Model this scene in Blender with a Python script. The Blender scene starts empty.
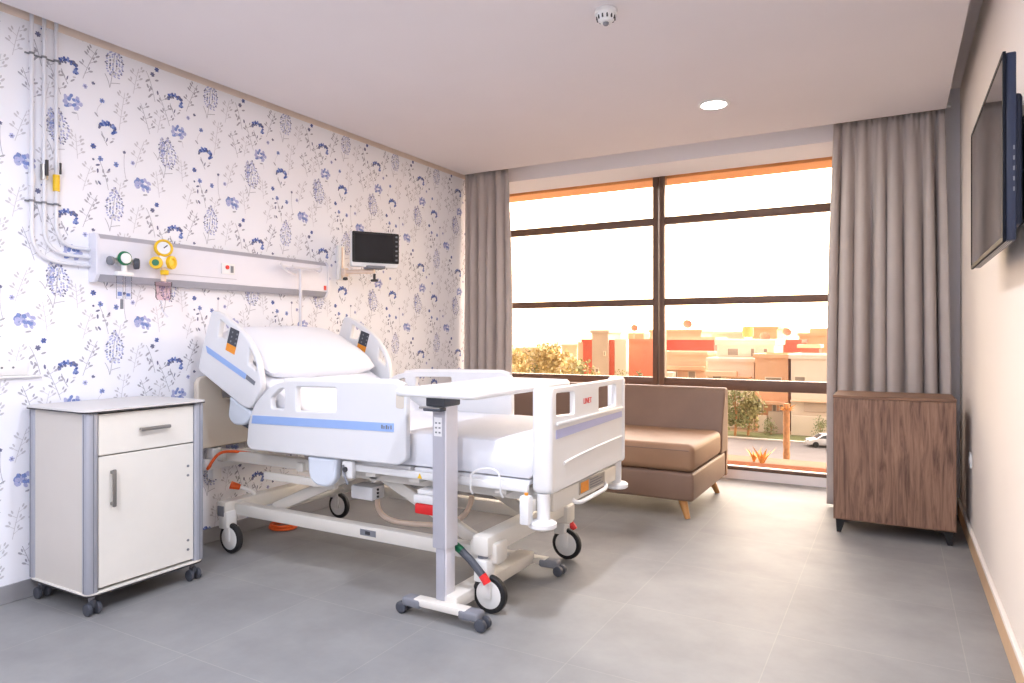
import bpy, bmesh, math, random
from mathutils import Vector, Matrix, noise
random.seed(7)
PI = math.pi
sc = bpy.context.scene
COL = sc.collection
V = Vector

# ------------------------------------------------------------------ materials
def lin(c):
    return tuple(((x/255)/12.92 if x/255 <= .04045 else ((x/255+.055)/1.055)**2.4) for x in c)

def mat(name, rgb, rough=.5, metal=0, spec=.5, var=0, vscale=20, bump=0, bscale=200, stretch=None, **kw):
    m = bpy.data.materials.new(name); m.use_nodes = True
    nt = m.node_tree; b = nt.nodes['Principled BSDF']
    c = lin(rgb) + (1,)
    b.inputs['Base Color'].default_value = c
    b.inputs['Roughness'].default_value = rough
    b.inputs['Metallic'].default_value = metal
    b.inputs['Specular IOR Level'].default_value = spec
    for k, v in kw.items(): b.inputs[k].default_value = v
    if var or bump:
        g = nt.nodes.new('ShaderNodeNewGeometry'); mp = nt.nodes.new('ShaderNodeMapping')
        nt.links.new(g.outputs['Position'], mp.inputs['Vector'])
        if stretch: mp.inputs['Scale'].default_value = stretch
        if var:
            n = nt.nodes.new('ShaderNodeTexNoise'); n.inputs['Scale'].default_value = vscale; n.inputs['Detail'].default_value = 6
            nt.links.new(mp.outputs[0], n.inputs['Vector'])
            r = nt.nodes.new('ShaderNodeValToRGB')
            r.color_ramp.elements[0].position = .3; r.color_ramp.elements[1].position = .7
            r.color_ramp.elements[0].color = tuple(max(0, x*(1-var)) for x in c[:3]) + (1,)
            r.color_ramp.elements[1].color = tuple(min(1, x*(1+var)) for x in c[:3]) + (1,)
            nt.links.new(n.outputs['Fac'], r.inputs[0]); nt.links.new(r.outputs[0], b.inputs['Base Color'])
        if bump:
            n2 = nt.nodes.new('ShaderNodeTexNoise'); n2.inputs['Scale'].default_value = bscale
            nt.links.new(mp.outputs[0], n2.inputs['Vector'])
            bp = nt.nodes.new('ShaderNodeBump'); bp.inputs['Strength'].default_value = bump; bp.inputs['Distance'].default_value = .002
            nt.links.new(n2.outputs['Fac'], bp.inputs['Height']); nt.links.new(bp.outputs[0], b.inputs['Normal'])
    return m

def emis(name, rgb, s):
    m = bpy.data.materials.new(name); m.use_nodes = True
    b = m.node_tree.nodes['Principled BSDF']
    b.inputs['Base Color'].default_value = (.8, .8, .8, 1)
    b.inputs['Emission Color'].default_value = lin(rgb) + (1,)
    b.inputs['Emission Strength'].default_value = s
    return m

def glassy(name, tint, rough=0.02, refl=1.0, ior=1.3):
    m = bpy.data.materials.new(name); m.use_nodes = True
    nt = m.node_tree; nt.nodes.clear()
    o = nt.nodes.new('ShaderNodeOutputMaterial'); mx = nt.nodes.new('ShaderNodeMixShader')
    t = nt.nodes.new('ShaderNodeBsdfTransparent'); g = nt.nodes.new('ShaderNodeBsdfGlossy')
    f = nt.nodes.new('ShaderNodeFresnel'); f.inputs['IOR'].default_value = ior
    t.inputs[0].default_value = lin(tint) + (1,); g.inputs['Roughness'].default_value = rough
    g.inputs['Color'].default_value = (refl, refl, refl, 1)
    nt.links.new(f.outputs[0], mx.inputs[0]); nt.links.new(t.outputs[0], mx.inputs[1])
    nt.links.new(g.outputs[0], mx.inputs[2]); nt.links.new(mx.outputs[0], o.inputs[0])
    return m

def floor_mat():
    m = bpy.data.materials.new('grey_porcelain_tiles'); m.use_nodes = True
    nt = m.node_tree; b = nt.nodes['Principled BSDF']; L = nt.links.new
    g = nt.nodes.new('ShaderNodeNewGeometry'); mp = nt.nodes.new('ShaderNodeMapping')
    mp.inputs['Location'].default_value = (.412+6.4, -4.2+6.4, 0)
    L(g.outputs['Position'], mp.inputs['Vector'])
    br = nt.nodes.new('ShaderNodeTexBrick'); br.offset = 0; br.squash = 1
    br.inputs['Scale'].default_value = 1; br.inputs['Brick Width'].default_value = .64; br.inputs['Row Height'].default_value = .64
    br.inputs['Mortar Size'].default_value = .0020; br.inputs['Mortar Smooth'].default_value = .3; br.inputs['Bias'].default_value = 0
    br.inputs['Color1'].default_value = lin((143,143,144)) + (1,)
    br.inputs['Color2'].default_value = lin((147,147,147)) + (1,)
    br.inputs['Mortar'].default_value = lin((157,156,154)) + (1,)
    L(mp.outputs[0], br.inputs['Vector'])
    n = nt.nodes.new('ShaderNodeTexNoise'); n.inputs['Scale'].default_value = 3.2; n.inputs['Detail'].default_value = 7; n.inputs['Roughness'].default_value = .6
    L(mp.outputs[0], n.inputs['Vector'])
    r = nt.nodes.new('ShaderNodeValToRGB'); r.color_ramp.elements[0].position = .32; r.color_ramp.elements[1].position = .7
    r.color_ramp.elements[0].color = (.84,.84,.845,1); r.color_ramp.elements[1].color = (1.08,1.08,1.075,1)
    L(n.outputs['Fac'], r.inputs[0])
    mx = nt.nodes.new('ShaderNodeMix'); mx.data_type = 'RGBA'; mx.blend_type = 'MULTIPLY'; mx.inputs[0].default_value = 1
    L(br.outputs['Color'], mx.inputs[6]); L(r.outputs[0], mx.inputs[7]); L(mx.outputs[2], b.inputs['Base Color'])
    b.inputs['Roughness'].default_value = .55; b.inputs['Specular IOR Level'].default_value = .3
    bp = nt.nodes.new('ShaderNodeBump'); bp.inputs['Strength'].default_value = .25; bp.inputs['Distance'].default_value = .002; bp.invert = True
    L(br.outputs['Fac'], bp.inputs['Height']); L(bp.outputs[0], b.inputs['Normal'])
    return m

def wood_mat(name, dark, mid, light, axis_scale, wscale=9):
    m = bpy.data.materials.new(name); m.use_nodes = True
    nt = m.node_tree; b = nt.nodes['Principled BSDF']; L = nt.links.new
    g = nt.nodes.new('ShaderNodeNewGeometry'); mp = nt.nodes.new('ShaderNodeMapping'); mp.inputs['Scale'].default_value = axis_scale
    L(g.outputs['Position'], mp.inputs['Vector'])
    n = nt.nodes.new('ShaderNodeTexNoise'); n.inputs['Scale'].default_value = wscale; n.inputs['Detail'].default_value = 8
    n.inputs['Roughness'].default_value = .65; n.inputs['Distortion'].default_value = .9
    L(mp.outputs[0], n.inputs['Vector'])
    r = nt.nodes.new('ShaderNodeValToRGB'); e = r.color_ramp.elements
    e[0].position = .34; e[0].color = lin(dark) + (1,); e[1].position = .68; e[1].color = lin(light) + (1,)
    k = e.new(.5); k.color = lin(mid) + (1,)
    L(n.outputs['Fac'], r.inputs[0]); L(r.outputs[0], b.inputs['Base Color'])
    b.inputs['Roughness'].default_value = .45
    return m

def cloth_mat(name, rgb, k):
    m = mat(name, rgb, .9, spec=.1, bump=.2, bscale=500, var=.03, vscale=8)
    nt = m.node_tree; o = nt.nodes['Material Output']; p = nt.nodes['Principled BSDF']
    t = nt.nodes.new('ShaderNodeBsdfTranslucent'); t.inputs[0].default_value = lin(rgb) + (1,)
    mx = nt.nodes.new('ShaderNodeMixShader'); mx.inputs[0].default_value = k
    nt.links.new(p.outputs[0], mx.inputs[1]); nt.links.new(t.outputs[0], mx.inputs[2]); nt.links.new(mx.outputs[0], o.inputs['Surface'])
    return m
M = dict(
    floor=floor_mat(),
    ceiling=mat('ceiling_paint', (236,230,232), .85, spec=.2, var=.012, vscale=2),
    wall_white=mat('right_wall_paint', (238,230,222), .75, spec=.3, var=.012, vscale=2),
    wall_plain=mat('plain_wall_paint', (240,238,242), .8, spec=.25, var=.012, vscale=2),
    paper=mat('wallpaper_ground', (244,245,252), .8, spec=.25, var=.012, vscale=3),
    f_blue=mat('flower_deep_blue', (82,102,168), .8, spec=.2, var=.25, vscale=160),
    f_mid=mat('flower_cornflower', (132,150,204), .8, spec=.2, var=.2, vscale=160),
    f_lilac=mat('flower_lilac', (182,186,222), .8, spec=.2, var=.14, vscale=160),
    f_dark=mat('flower_slate', (116,119,148), .8, spec=.2, var=.3, vscale=160),
    f_grey=mat('stem_grey', (178,178,188), .8, spec=.2, var=.15, vscale=120),
    f_pale=mat('stem_pale', (208,207,214), .8, spec=.2, var=.06, vscale=120),
    tile_base=mat('grey_tile_skirting', (150,150,154), .5, var=.1, vscale=6),
    gapstrip=mat('beige_gap_shade', (238,222,210), .7, var=.05, vscale=6),
    tan_base=mat('tan_skirting', (212,178,140), .5, var=.06, vscale=8),
    bed=mat('bed_white_plastic', (236,236,236), .42, var=.006, vscale=3),
    bed2=mat('bed_grey_white_plastic', (226,227,230), .42, var=.006, vscale=3),
    beige=mat('headboard_beige', (216,206,192), .45, var=.01),
    frame=mat('powder_coated_frame', (226,222,214), .4, var=.01, vscale=6),
    stripe=mat('blue_stripe', (150,180,232), .45, var=.01),
    stripe2=mat('lavender_stripe', (186,192,232), .45, var=.01),
    paddle=mat('pale_blue_plastic', (218,226,238), .45, var=.01),
    black=mat('black_rubber', (26,26,28), .6, var=.1),
    dkgrey=mat('dark_grey_plastic', (72,75,84), .5, var=.06),
    castgrey=mat('grey_caster_plastic', (126,128,136), .5, var=.05),
    disc=mat('wheel_disc_white', (232,231,228), .45, var=.01),
    red=mat('red_plastic', (222,34,36), .4, var=.04),
    green=mat('green_plastic', (24,116,76), .4, var=.04),
    orange=mat('orange_cable', (232,96,30), .45, var=.05),
    yellow=mat('yellow_plastic', (240,196,26), .38, var=.05),
    alu=mat('anodised_aluminium', (170,172,182), .42, metal=.2, var=.03, vscale=30, stretch=(1,1,.05)),
    alu2=mat('lilac_grey_profile', (180,180,190), .45, metal=.1, var=.02),
    alulight=mat('column_light_face', (224,222,228), .42, metal=.1, var=.015),
    chrome=mat('brushed_steel', (176,174,170), .3, metal=.9, var=.04),
    handle=mat('satin_nickel', (150,146,142), .35, metal=.7, var=.05),
    lam=mat('cabinet_cream_laminate', (236,232,224), .45, var=.008),
    lamside=mat('cabinet_side_laminate', (208,202,194), .5, var=.02, vscale=4),
    cabtop=mat('grey_white_top', (216,214,212), .4, var=.02, vscale=60),
    edge=mat('black_edge_band', (52,50,52), .5, var=.05),
    sheet=mat('white_cotton', (238,240,247), .85, spec=.15, bump=.15, bscale=260, var=.006, vscale=4),
    sofa=mat('taupe_leatherette', (152,118,92), .5, spec=.4, var=.05, vscale=6, bump=.12, bscale=300),
    sofa2=mat('brown_leatherette', (130,104,88), .5, spec=.4, var=.05, vscale=6, bump=.12, bscale=300),
    legwood=mat('oak_leg', (204,148,88), .5, var=.12, vscale=30, stretch=(1,1,.15)),
    walnut=wood_mat('walnut_veneer', (96,68,54), (140,106,86), (164,128,106), (5.5,5.5,.42), 7),
    walnut2=wood_mat('walnut_edge', (92,66,50), (130,96,74), (158,120,94), (.6,9,9)),
    curtain=cloth_mat('taupe_curtain_cloth', (206,197,193), .16),
    track=mat('curtain_track_white', (220,220,220), .5, var=.01),
    winframe=mat('bronze_window_frame', (106,82,70), .45, metal=.2, var=.06, vscale=10),
    glass=glassy('window_glass', (255,252,246)),
    ledge=mat('sun_orange_ledge', (96,50,24), .95, spec=.05, var=.1, vscale=8),  # orange of the low sun put into the ledge colour
    stone=mat('outer_stone_ledge', (140,84,46), .6, var=.08, vscale=8),
    soffit=mat('outer_soffit_sun_glow', (232,168,114), .7, var=.03, vscale=5),  # sunlit orange glow is part of this base colour
    tvback=mat('tv_blue_black_shell', (34,44,70), .4, var=.1),
    tvframe=mat('tv_frame', (20,24,34), .6, spec=.15, var=.1),
    screen=mat('tv_glass_screen', (14,14,18), .06, spec=.8, var=.05),
    mscreen=mat('monitor_screen', (34,33,36), .22, spec=.5, var=.05),
    mbezel=mat('monitor_bezel', (16,16,19), .35, var=.05),
    soil=mat('planter_soil', (112,74,46), .95, var=.2, vscale=3),
    unit=mat('supply_unit_white', (230,230,240), .42, var=.006),
    white=mat('white_plastic', (240,240,240), .4, var=.006),
    cream=mat('cream_plastic', (236,214,196), .45, var=.02),
    ivory=mat('pipe_white', (226,227,234), .4, var=.01),
    clear=glassy('clear_plastic', (246,248,252), .08, ior=1.12),
    water=glassy('tinted_plastic', (206,214,236), .08),
    pink=glassy('pink_clear_plastic', (250,236,238), .08, ior=1.12),
    lampglow=emis('downlight_glow', (255,252,246), 14),
    dark=mat('dark_mark', (58,58,62), .6, var=.1),
    paperlabel=mat('label_white', (236,236,238), .6, var=.01),
    stkorange=mat('sticker_orange', (238,150,40), .5, var=.06, vscale=90),
    stkdark=mat('sticker_slate', (62,66,76), .5, var=.1, vscale=90),
    # outside
    road=mat('asphalt', (104,96,92), .9, var=.08, vscale=.6),
    lawn=mat('verge_grass', (104,106,64), .95, var=.25, vscale=1.5),
    dirt=mat('dry_ground', (150,128,98), .95, var=.12, vscale=.12),
    kerb=mat('kerb_stone', (216,204,190), .9, var=.05, vscale=1),
    x_white=mat('render_white', (238,222,206), .85, var=.03, vscale=.4),
    x_cream=mat('render_cream', (236,200,170), .85, var=.04, vscale=.4),
    x_red=mat('render_brick_red', (208,104,86), .85, var=.06, vscale=.4),
    x_orange=mat('render_salmon', (234,150,122), .85, var=.05, vscale=.4),
    x_peach=mat('render_peach', (234,184,148), .85, var=.05, vscale=.4),
    x_grey=mat('render_grey', (206,186,170), .85, var=.04, vscale=.4),
    x_glass=mat('dark_window', (160,146,134), .3, var=.1, vscale=.5),
    leaf=mat('olive_leaves', (160,154,108), .8, var=.35, vscale=1.2),
    leaf2=mat('golden_leaves', (194,172,118), .8, var=.3, vscale=.8),
    leaf3=mat('green_leaves', (138,142,98), .8, var=.35, vscale=1.2),
    bark=mat('bark', (176,128,88), .9, var=.25, vscale=6),
    dryleaf=mat('dry_agave', (226,158,88), .7, var=.2, vscale=6),
    hill=mat('far_hills', (236,206,164), .95, var=.06, vscale=.02),
    carpaint=mat('silver_car_paint', (226,224,224), .25, metal=.3, var=.01),
    carglass=mat('car_glass', (70,74,80), .1, var=.05),
    tank=mat('tank_yellow', (222,168,92), .6, var=.05),
)

# ------------------------------------------------------------------ mesh helpers
class MB:
    def __init__(s): s.bm = bmesh.new(); s.mats = []
    def mi(s, m):
        if m not in s.mats: s.mats.append(m)
        return s.mats.index(m)
    def _fin(s, faces, m):
        i = s.mi(m)
        for f in faces: f.material_index = i
    def box(s, a, b, m, bev=0, seg=2, rot=None, piv=None, taper=None):
        a = V(a); b = V(b); c = (a+b)/2; d = b-a
        r = bmesh.ops.create_cube(s.bm, size=1)
        vs = r['verts']
        for v in vs:
            v.co = V((v.co.x*d.x, v.co.y*d.y, v.co.z*d.z))
            if taper and v.co.z < 0: v.co.x *= taper; v.co.y *= taper
            v.co += c
        fs = set(f for v in vs for f in v.link_faces)
        i = s.mi(m)
        for f in fs: f.material_index = i
        if bev:
            es = list(set(e for v in vs for e in v.link_edges))
            r = bmesh.ops.bevel(s.bm, geom=es, offset=min(bev, min(abs(x) for x in d)*.49), segments=seg, affect='EDGES', profile=.5, clamp_overlap=True)
            fs = set(r['faces']); vs = list(set(v for f in fs for v in f.verts))
            fs = set(f for v in vs for f in v.link_faces); vs = list(set(v for f in fs for v in f.verts))
            for f in fs: f.material_index = i
        if rot is not None:
            p = V(piv) if piv is not None else c
            for v in vs: v.co = p + rot @ (v.co - p)
        return vs
    def ring(s, c, u, w, r, n):
        return [s.bm.verts.new(c + u*(math.cos(2*PI*k/n)*r) + w*(math.sin(2*PI*k/n)*r)) for k in range(n)]
    def loft(s, rings, m, caps=True, closed=True):
        i = s.mi(m); n = len(rings[0])
        for a, b in zip(rings, rings[1:]):
            for k in range(n if closed else n-1):
                try:
                    f = s.bm.faces.new((a[k], a[(k+1) % n], b[(k+1) % n], b[k])); f.material_index = i
                except ValueError: pass
        if caps:
            for R in (rings[0], rings[-1]):
                try:
                    f = s.bm.faces.new(R); f.material_index = i
                except ValueError: pass
    @staticmethod
    def frame(d):
        d = d.normalized(); h = V((0,0,1)) if abs(d.z) < .95 else V((1,0,0))
        u = d.cross(h).normalized(); return u, d.cross(u).normalized()
    def cyl(s, p0, p1, r, m, r2=None, n=20, bev=0):
        p0 = V(p0); p1 = V(p1); r2 = r if r2 is None else r2
        d = (p1-p0).normalized(); u, w = s.frame(d)
        if bev:
            pr = [(p0, r-bev), (p0+d*bev*.3, r-bev*.3), (p0+d*bev, r), (p1-d*bev, r2), (p1-d*bev*.3, r2-bev*.3), (p1, r2-bev)]
        else: pr = [(p0, r), (p1, r2)]
        s.loft([s.ring(c, u, w, q, n) for c, q in pr], m)
    def lathe(s, prof, o, ax, m, n=28):
        o = V(o); ax = V(ax).normalized(); u, w = s.frame(ax)
        s.loft([s.ring(o+ax*h, u, w, max(r, 1e-4), n) for r, h in prof], m)
    def tube(s, pts, r, m, n=8, r2=None):
        pts = [V(p) for p in pts]; rings = []; pu = None
        for k, p in enumerate(pts):
            d = (pts[min(k+1, len(pts)-1)] - pts[max(k-1, 0)]).normalized()
            if pu is None: u, w = s.frame(d)
            else:
                u = (pu - d*pu.dot(d)).normalized(); w = d.cross(u)
            pu = u
            q = r if r2 is None else r + (r2-r)*k/(len(pts)-1)
            rings.append(s.ring(p, u, w, q, n))
        s.loft(rings, m)
    def prism(s, poly, o, right, up, t, m):
        o = V(o); right = V(right); up = V(up); nn = right.cross(up)
        A = [s.bm.verts.new(o+right*a+up*b) for a, b in poly]
        B = [s.bm.verts.new(o+right*a+up*b+nn*t) for a, b in poly]
        s.loft([A, B], m)
    def poly(s, pts, m):
        f = s.bm.faces.new([s.bm.verts.new(V(p)) for p in pts]); f.material_index = s.mi(m)
    def panel(s, outline, holes, o, right, up, t, m, bev=.004, seg=2):
        """flat panel with openings: 2-D outline extruded by t along right x up"""
        cu = bpy.data.curves.new('tmp', 'CURVE'); cu.dimensions = '2D'; cu.fill_mode = 'BOTH'
        for pl in [outline] + list(holes):
            sp = cu.splines.new('POLY'); sp.points.add(len(pl)-1); sp.use_cyclic_u = True
            for q, (a, b) in zip(sp.points, pl): q.co = (a, b, 0, 1)
        cu.extrude = t/2 - bev; cu.bevel_depth = bev; cu.bevel_resolution = seg; cu.offset = -bev
        s._curve(cu, o, right, up, t, m)
    def text(s, body, size, o, right, up, t, m, align='CENTER', sx=1):
        cu = bpy.data.curves.new('tmp', 'FONT'); cu.body = body; cu.size = size; cu.align_x = align; cu.align_y = 'CENTER'; cu.extrude = t/2
        cu.resolution_u = 3
        s._curve(cu, o, right, up, t, m)
    def _curve(s, cu, o, right, up, t, m):
        ob = bpy.data.objects.new('tmp', cu); COL.objects.link(ob)
        dg = bpy.context.evaluated_depsgraph_get()
        me = bpy.data.meshes.new_from_object(ob.evaluated_get(dg))
        COL.objects.unlink(ob); bpy.data.objects.remove(ob); bpy.data.curves.remove(cu)
        right = V(right).normalized(); up = V(up).normalized(); nn = right.cross(up); o = V(o)
        i = s.mi(m)
        vs = [s.bm.verts.new(o + right*v.co.x + up*v.co.y + nn*(v.co.z + t/2)) for v in me.vertices]
        for p in me.polygons:
            try:
                f = s.bm.faces.new([vs[k] for k in p.vertices]); f.material_index = i
            except ValueError: pass
        bpy.data.meshes.remove(me)
    def build(s, name, parent=None, loc=None, smooth=35, fixn=True):
        if fixn: bmesh.ops.recalc_face_normals(s.bm, faces=s.bm.faces)
        o = None
        r = parent
        while r is not None and r.parent is not None: r = r.parent
        L = V(r.location) if r is not None else (V(loc) if loc is not None else V((0,0,0)))
        for v in s.bm.verts: v.co -= L
        me = bpy.data.meshes.new(name); s.bm.to_mesh(me); s.bm.free()
        for m in s.mats: me.materials.append(m)
        if smooth:
            for p in me.polygons: p.use_smooth = True
            me.set_sharp_from_angle(angle=math.radians(smooth))
        o = bpy.data.objects.new(name, me); COL.objects.link(o)
        if parent is not None: o.parent = parent
        elif loc is not None: o.location = L
        return o

def tag(o, label=None, cat=None, group=None, kind=None):
    if label: o['label'] = label
    if cat: o['category'] = cat
    if group: o['group'] = group
    if kind: o['kind'] = kind
    return o
def thing(name, loc, label, cat, group=None):
    o = bpy.data.objects.new(name, None); COL.objects.link(o); o.location = loc; o.empty_display_size = .1
    return tag(o, label, cat, group)
def struct(o): o['kind'] = 'structure'; return o
def one(name, parent, fn, label=None, smooth=35):
    b = MB(); fn(b); o = b.build(name, parent, smooth=smooth)
    if label: o['label'] = label
    return o
def copy_tree(o, parent=None):
    c = o.copy(); COL.objects.link(c); c.parent = parent
    for ch in list(o.children): copy_tree(ch, c)
    return c
def rp(pts, r=.02, n=5):
    """round the corners of a polygon; pts: (x,y) or (x,y,r)"""
    out = []; N = len(pts)
    for k in range(N):
        p = V(pts[k][:2]); a = V(pts[k-1][:2]); b = V(pts[(k+1) % N][:2])
        q = pts[k][2] if len(pts[k]) > 2 else r
        q = min(q, (a-p).length*.48, (b-p).length*.48)
        if q <= 0: out.append(tuple(p)); continue
        s0 = p + (a-p).normalized()*q; e0 = p + (b-p).normalized()*q
        for i in range(n+1):
            t = i/n; out.append(tuple(s0*(1-t)**2 + p*2*t*(1-t) + e0*t*t))
    return out
def rect(x0, y0, x1, y1): return [(x0,y0), (x1,y0), (x1,y1), (x0,y1)]
def bez(p0, p1, p2, n=8): 
    p0, p1, p2 = V(p0), V(p1), V(p2)
    return [p0*(1-t)**2 + p1*2*t*(1-t) + p2*t*t for t in (i/n for i in range(n+1))]
X, Y, Z = V((1,0,0)), V((0,1,0)), V((0,0,1))

# ------------------------------------------------------------------ room shell
XL, XR, YB, YF, YG = -3.48, .379, -2.6, 5.45, 5.96     # left wall, right wall, wall behind, window wall, glass plane
CZ, CZ2 = 2.653, 2.86
b = MB(); b.box((XL-.2, YB-.2, -.12), (XR+.2, YG+.06, 0), M['floor']); struct(b.build('floor', smooth=0))
b = MB(); b.box((XL+.085, YB+.09, CZ), (XR-.095, 5.16, CZ2-.02), M['ceiling']); struct(b.build('ceiling', smooth=0))
b = MB(); b.box((XL-.2, YB-.2, CZ2), (XR+.2, YG+.06, CZ2+.12), M['ceiling']); struct(b.build('ceiling_recess', smooth=0))
b = MB(); b.box((XR, YB-.2, 0), (XR+.2, YG+.06, CZ2), M['wall_white']); struct(b.build('wall_right', smooth=0))
b = MB(); b.box((XL, YB-.2, 0), (XR, YB, CZ2), M['wall_plain']); struct(b.build('wall_near', smooth=0))
b = MB()
b.box((XL, YF, 2.61), (XR, YG-.05, CZ2), M['wall_plain']); b.box((XL, YG-.05, 2.665), (XR, YG+.06, CZ2), M['wall_plain'])          # header over the window bay
b.box((-.2, YF, 0), (XR, YG+.06, 2.61), M['wall_plain'])           # return at the right of the bay
b.box((XL, YG-.03, 0), (-.2, YG+.06, .075), M['wall_plain'])       # low kerb under the glass
struct(b.build('wall_far', smooth=0))
# outer reveal of the opening
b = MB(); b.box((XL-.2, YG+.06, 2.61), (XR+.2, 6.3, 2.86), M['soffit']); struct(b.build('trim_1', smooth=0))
b = MB(); b.box((XL-.2, YG+.06, -.14), (XR+.2, 6.5, .05), M['ledge'], .01); struct(b.build('window_1_sill', smooth=0))

# wallpaper wall, the printed motifs being faces of the wall's own mesh
wl = MB(); wl.box((XL-.2, YB-.2, 0), (XL, YG+.06, CZ2), M['paper'])
rng = random.Random(3)
class Paper:
    """collects printed petals (small polygons) of one repeat of the pattern in (y,z) metres"""
    def __init__(s): s.items = []
    def petal(s, y, z, a, l, w, m, n=7):
        pts = []
        for k in range(n):
            t = 2*PI*k/n; px = math.cos(t)*l*.47; py = math.sin(t)*w*.47
            pts.append((y+px*math.cos(a)-py*math.sin(a), z+px*math.sin(a)+py*math.cos(a)))
        s.items.append((pts, m))
    def dot(s, y, z, r, m): s.petal(y, z, rng.random()*6, 2*r, 1.7*r, m)
    def stem(s, p, w, m):
        for (a, c) in zip(p, p[1:]):
            d = V((c[0]-a[0], c[1]-a[1])); L = d.length
            if L < 1e-6: continue
            nn = V((-d.y, d.x))/L*w/2
            s.items.append(([(a[0]-nn.x, a[1]-nn.y), (c[0]-nn.x, c[1]-nn.y), (c[0]+nn.x, c[1]+nn.y), (a[0]+nn.x, a[1]+nn.y)], m))
    def curve(s, p0, p1, p2, w, m, n=5):
        q = [(p0[0]*(1-t)**2+p1[0]*2*t*(1-t)+p2[0]*t*t, p0[1]*(1-t)**2+p1[1]*2*t*(1-t)+p2[1]*t*t) for t in (i/n for i in range(n+1))]
        s.stem(q, w, m); return q
pp = Paper()
def lavender(y, z, h=.2, w=.085, m1='f_dark', m2='f_lilac'):
    base = (y-.025, z-h*.62)
    pp.curve(base, (y-.012, z-h*.35), (y, z+h*.3), .0028, 'f_grey')
    pp.curve(base, (y-.03, z-h*.45), (y-.05, z-h*.3), .003, 'f_grey'); pp.curve((y-.02, z-h*.5), (y+.005, z-h*.46), (y+.028, z-h*.44), .003, 'f_grey')
    for sx in (-1, -.62, -.2, .2, .62, 1):
        nk = max(7, int(h/.012))
        for k in range(nk):
            t = k/(nk-1); yy = y + sx*w*.5*math.sin(PI*(.16+.78*t)); zz = z - h*.3 + h*.8*t*(1-.08*abs(sx))
            q = rng.random(); m = (m1 if q < .55 else m2) if abs(sx) > .9 else (m2 if q < .42 else 'f_mid' if q < .48 else m1 if q < .64 else 'f_pale')
            pp.petal(yy+rng.uniform(-.005, .005), zz+rng.uniform(-.004, .004), 1.1*sx+PI/2+rng.uniform(-.7, .7), .0125, .0085, m)
def cluster(y, z, w, h, n, cols, drop=0):
    for k in range(n):
        a = rng.random()*2*PI; r = math.sqrt(rng.random())
        yy = y+math.cos(a)*r*w/2; zz = z+math.sin(a)*r*h/2 - drop*abs(math.cos(a)*r)**2
        pp.petal(yy, zz, rng.random()*6, .022+rng.random()*.008, .017, rng.choice(cols), 8)
def arc_flower(y, z, flip=1):
    for k in range(30):
        t = (k % 15)/14; a = PI*(.92-.8*t); up_ = .009 if k > 14 else 0
        pp.petal(y+flip*.042*math.cos(a)+rng.uniform(-.004, .004), z-.026+up_+.030*math.sin(a)+rng.uniform(-.006, .006), rng.random()*6, .017, .013, rng.choice(['f_blue', 'f_blue', 'f_mid', 'f_dark']))
    for k in range(5): pp.petal(y+flip*(.034+rng.uniform(-.01, .01)), z-.03+rng.uniform(-.012, .01), rng.random()*6, .018, .013, rng.choice(['f_blue', 'f_mid']))
    pp.curve((y-flip*.03, z-.04), (y-flip*.02, z-.07), (y, z-.105), .0035, 'f_grey')
    pp.petal(y-flip*.022, z-.062, -flip*.9, .034, .009, 'f_grey'); pp.petal(y+flip*.022, z-.08, flip*.7, .028, .009, 'f_grey')
    pp.petal(y-.002, z-.075, 1.3, .026, .007, 'f_dark'); pp.petal(y+flip*.03, z-.062, .2, .018, .008, 'f_pale')
def twig(y, z, h, lean, m, leaves=5, ls=.025):
    q = pp.curve((y+lean*.5, z-h/2), (y+lean*.1, z), (y-lean*.5, z+h/2), .0026, m, 6)
    for k in range(leaves):
        t = .25+.7*k/max(1, leaves-1); i = min(5, int(t*6)); p = q[i]; sd = -1 if k % 2 else 1
        pp.stem([p, (p[0]+sd*.018, p[1]+.012)], .002, m)
        pp.petal(p[0]+sd*.028, p[1]+.018, sd*.6+rng.uniform(-.4, .4), ls, ls*.42, m)
        pp.petal(p[0]+sd*.02, p[1]+.03, PI/2-sd*.4, ls*.8, ls*.36, m)
def bud(y, z, m='f_mid', r=.013):
    for k in range(6):
        a = k*PI/3+rng.random()*.5; pp.petal(y+math.cos(a)*r*.6, z+math.sin(a)*r*.6, a, r*1.2, r*.8, m)
    pp.dot(y, z, r*.45, 'f_dark')
def sprig(y, z, m='f_grey'):
    pp.curve((y-.03, z+.08), (y, z+.03), (y+.02, z-.07), .0026, m)
    for k in range(9):
        pp.petal(y+rng.uniform(-.04, .04), z+rng.uniform(-.05, .05), rng.uniform(.2, 2.9), .026, .011, rng.choice([m, m, 'f_dark']))
arc_flower(0, 0); lavender(.227, .066); lavender(.52, -.335, .2, .085); lavender(.486, -.30, .11, .03)
cluster(.02, -.185, .09, .062, 26, ['f_lilac', 'f_lilac', 'f_mid']); pp.petal(.03, -.235, .1, .03, .009, 'f_grey'); pp.stem([(.045,-.235),(.05,-.265)], .0022, 'f_pale')
arc_flower(.19, -.252)
bud(.12, -.43+.055, 'f_blue'); bud(.155, -.43, 'f_mid'); bud(.234, -.442, 'f_mid'); bud(.322, -.415, 'f_lilac', .011); bud(.277, -.37, 'f_dark', .008)
sprig(.175, -.51); pp.dot(.12, -.44, .007, 'f_dark'); pp.curve((.277, -.375), (.27, -.46), (.29, -.52), .0022, 'f_grey'); pp.petal(.285, -.515, .5, .03, .009, 'f_grey')
cluster(.375, -.522, .098, .064, 28, ['f_lilac', 'f_lilac', 'f_mid']); pp.petal(.35, -.495, .3, .024, .018, 'f_dark'); pp.petal(.39, -.57, .2, .03, .01, 'f_grey')
bud(.455, .118, 'f_blue', .012); bud(.43, .085, 'f_dark', .012); sprig(.425, .012); 
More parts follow.
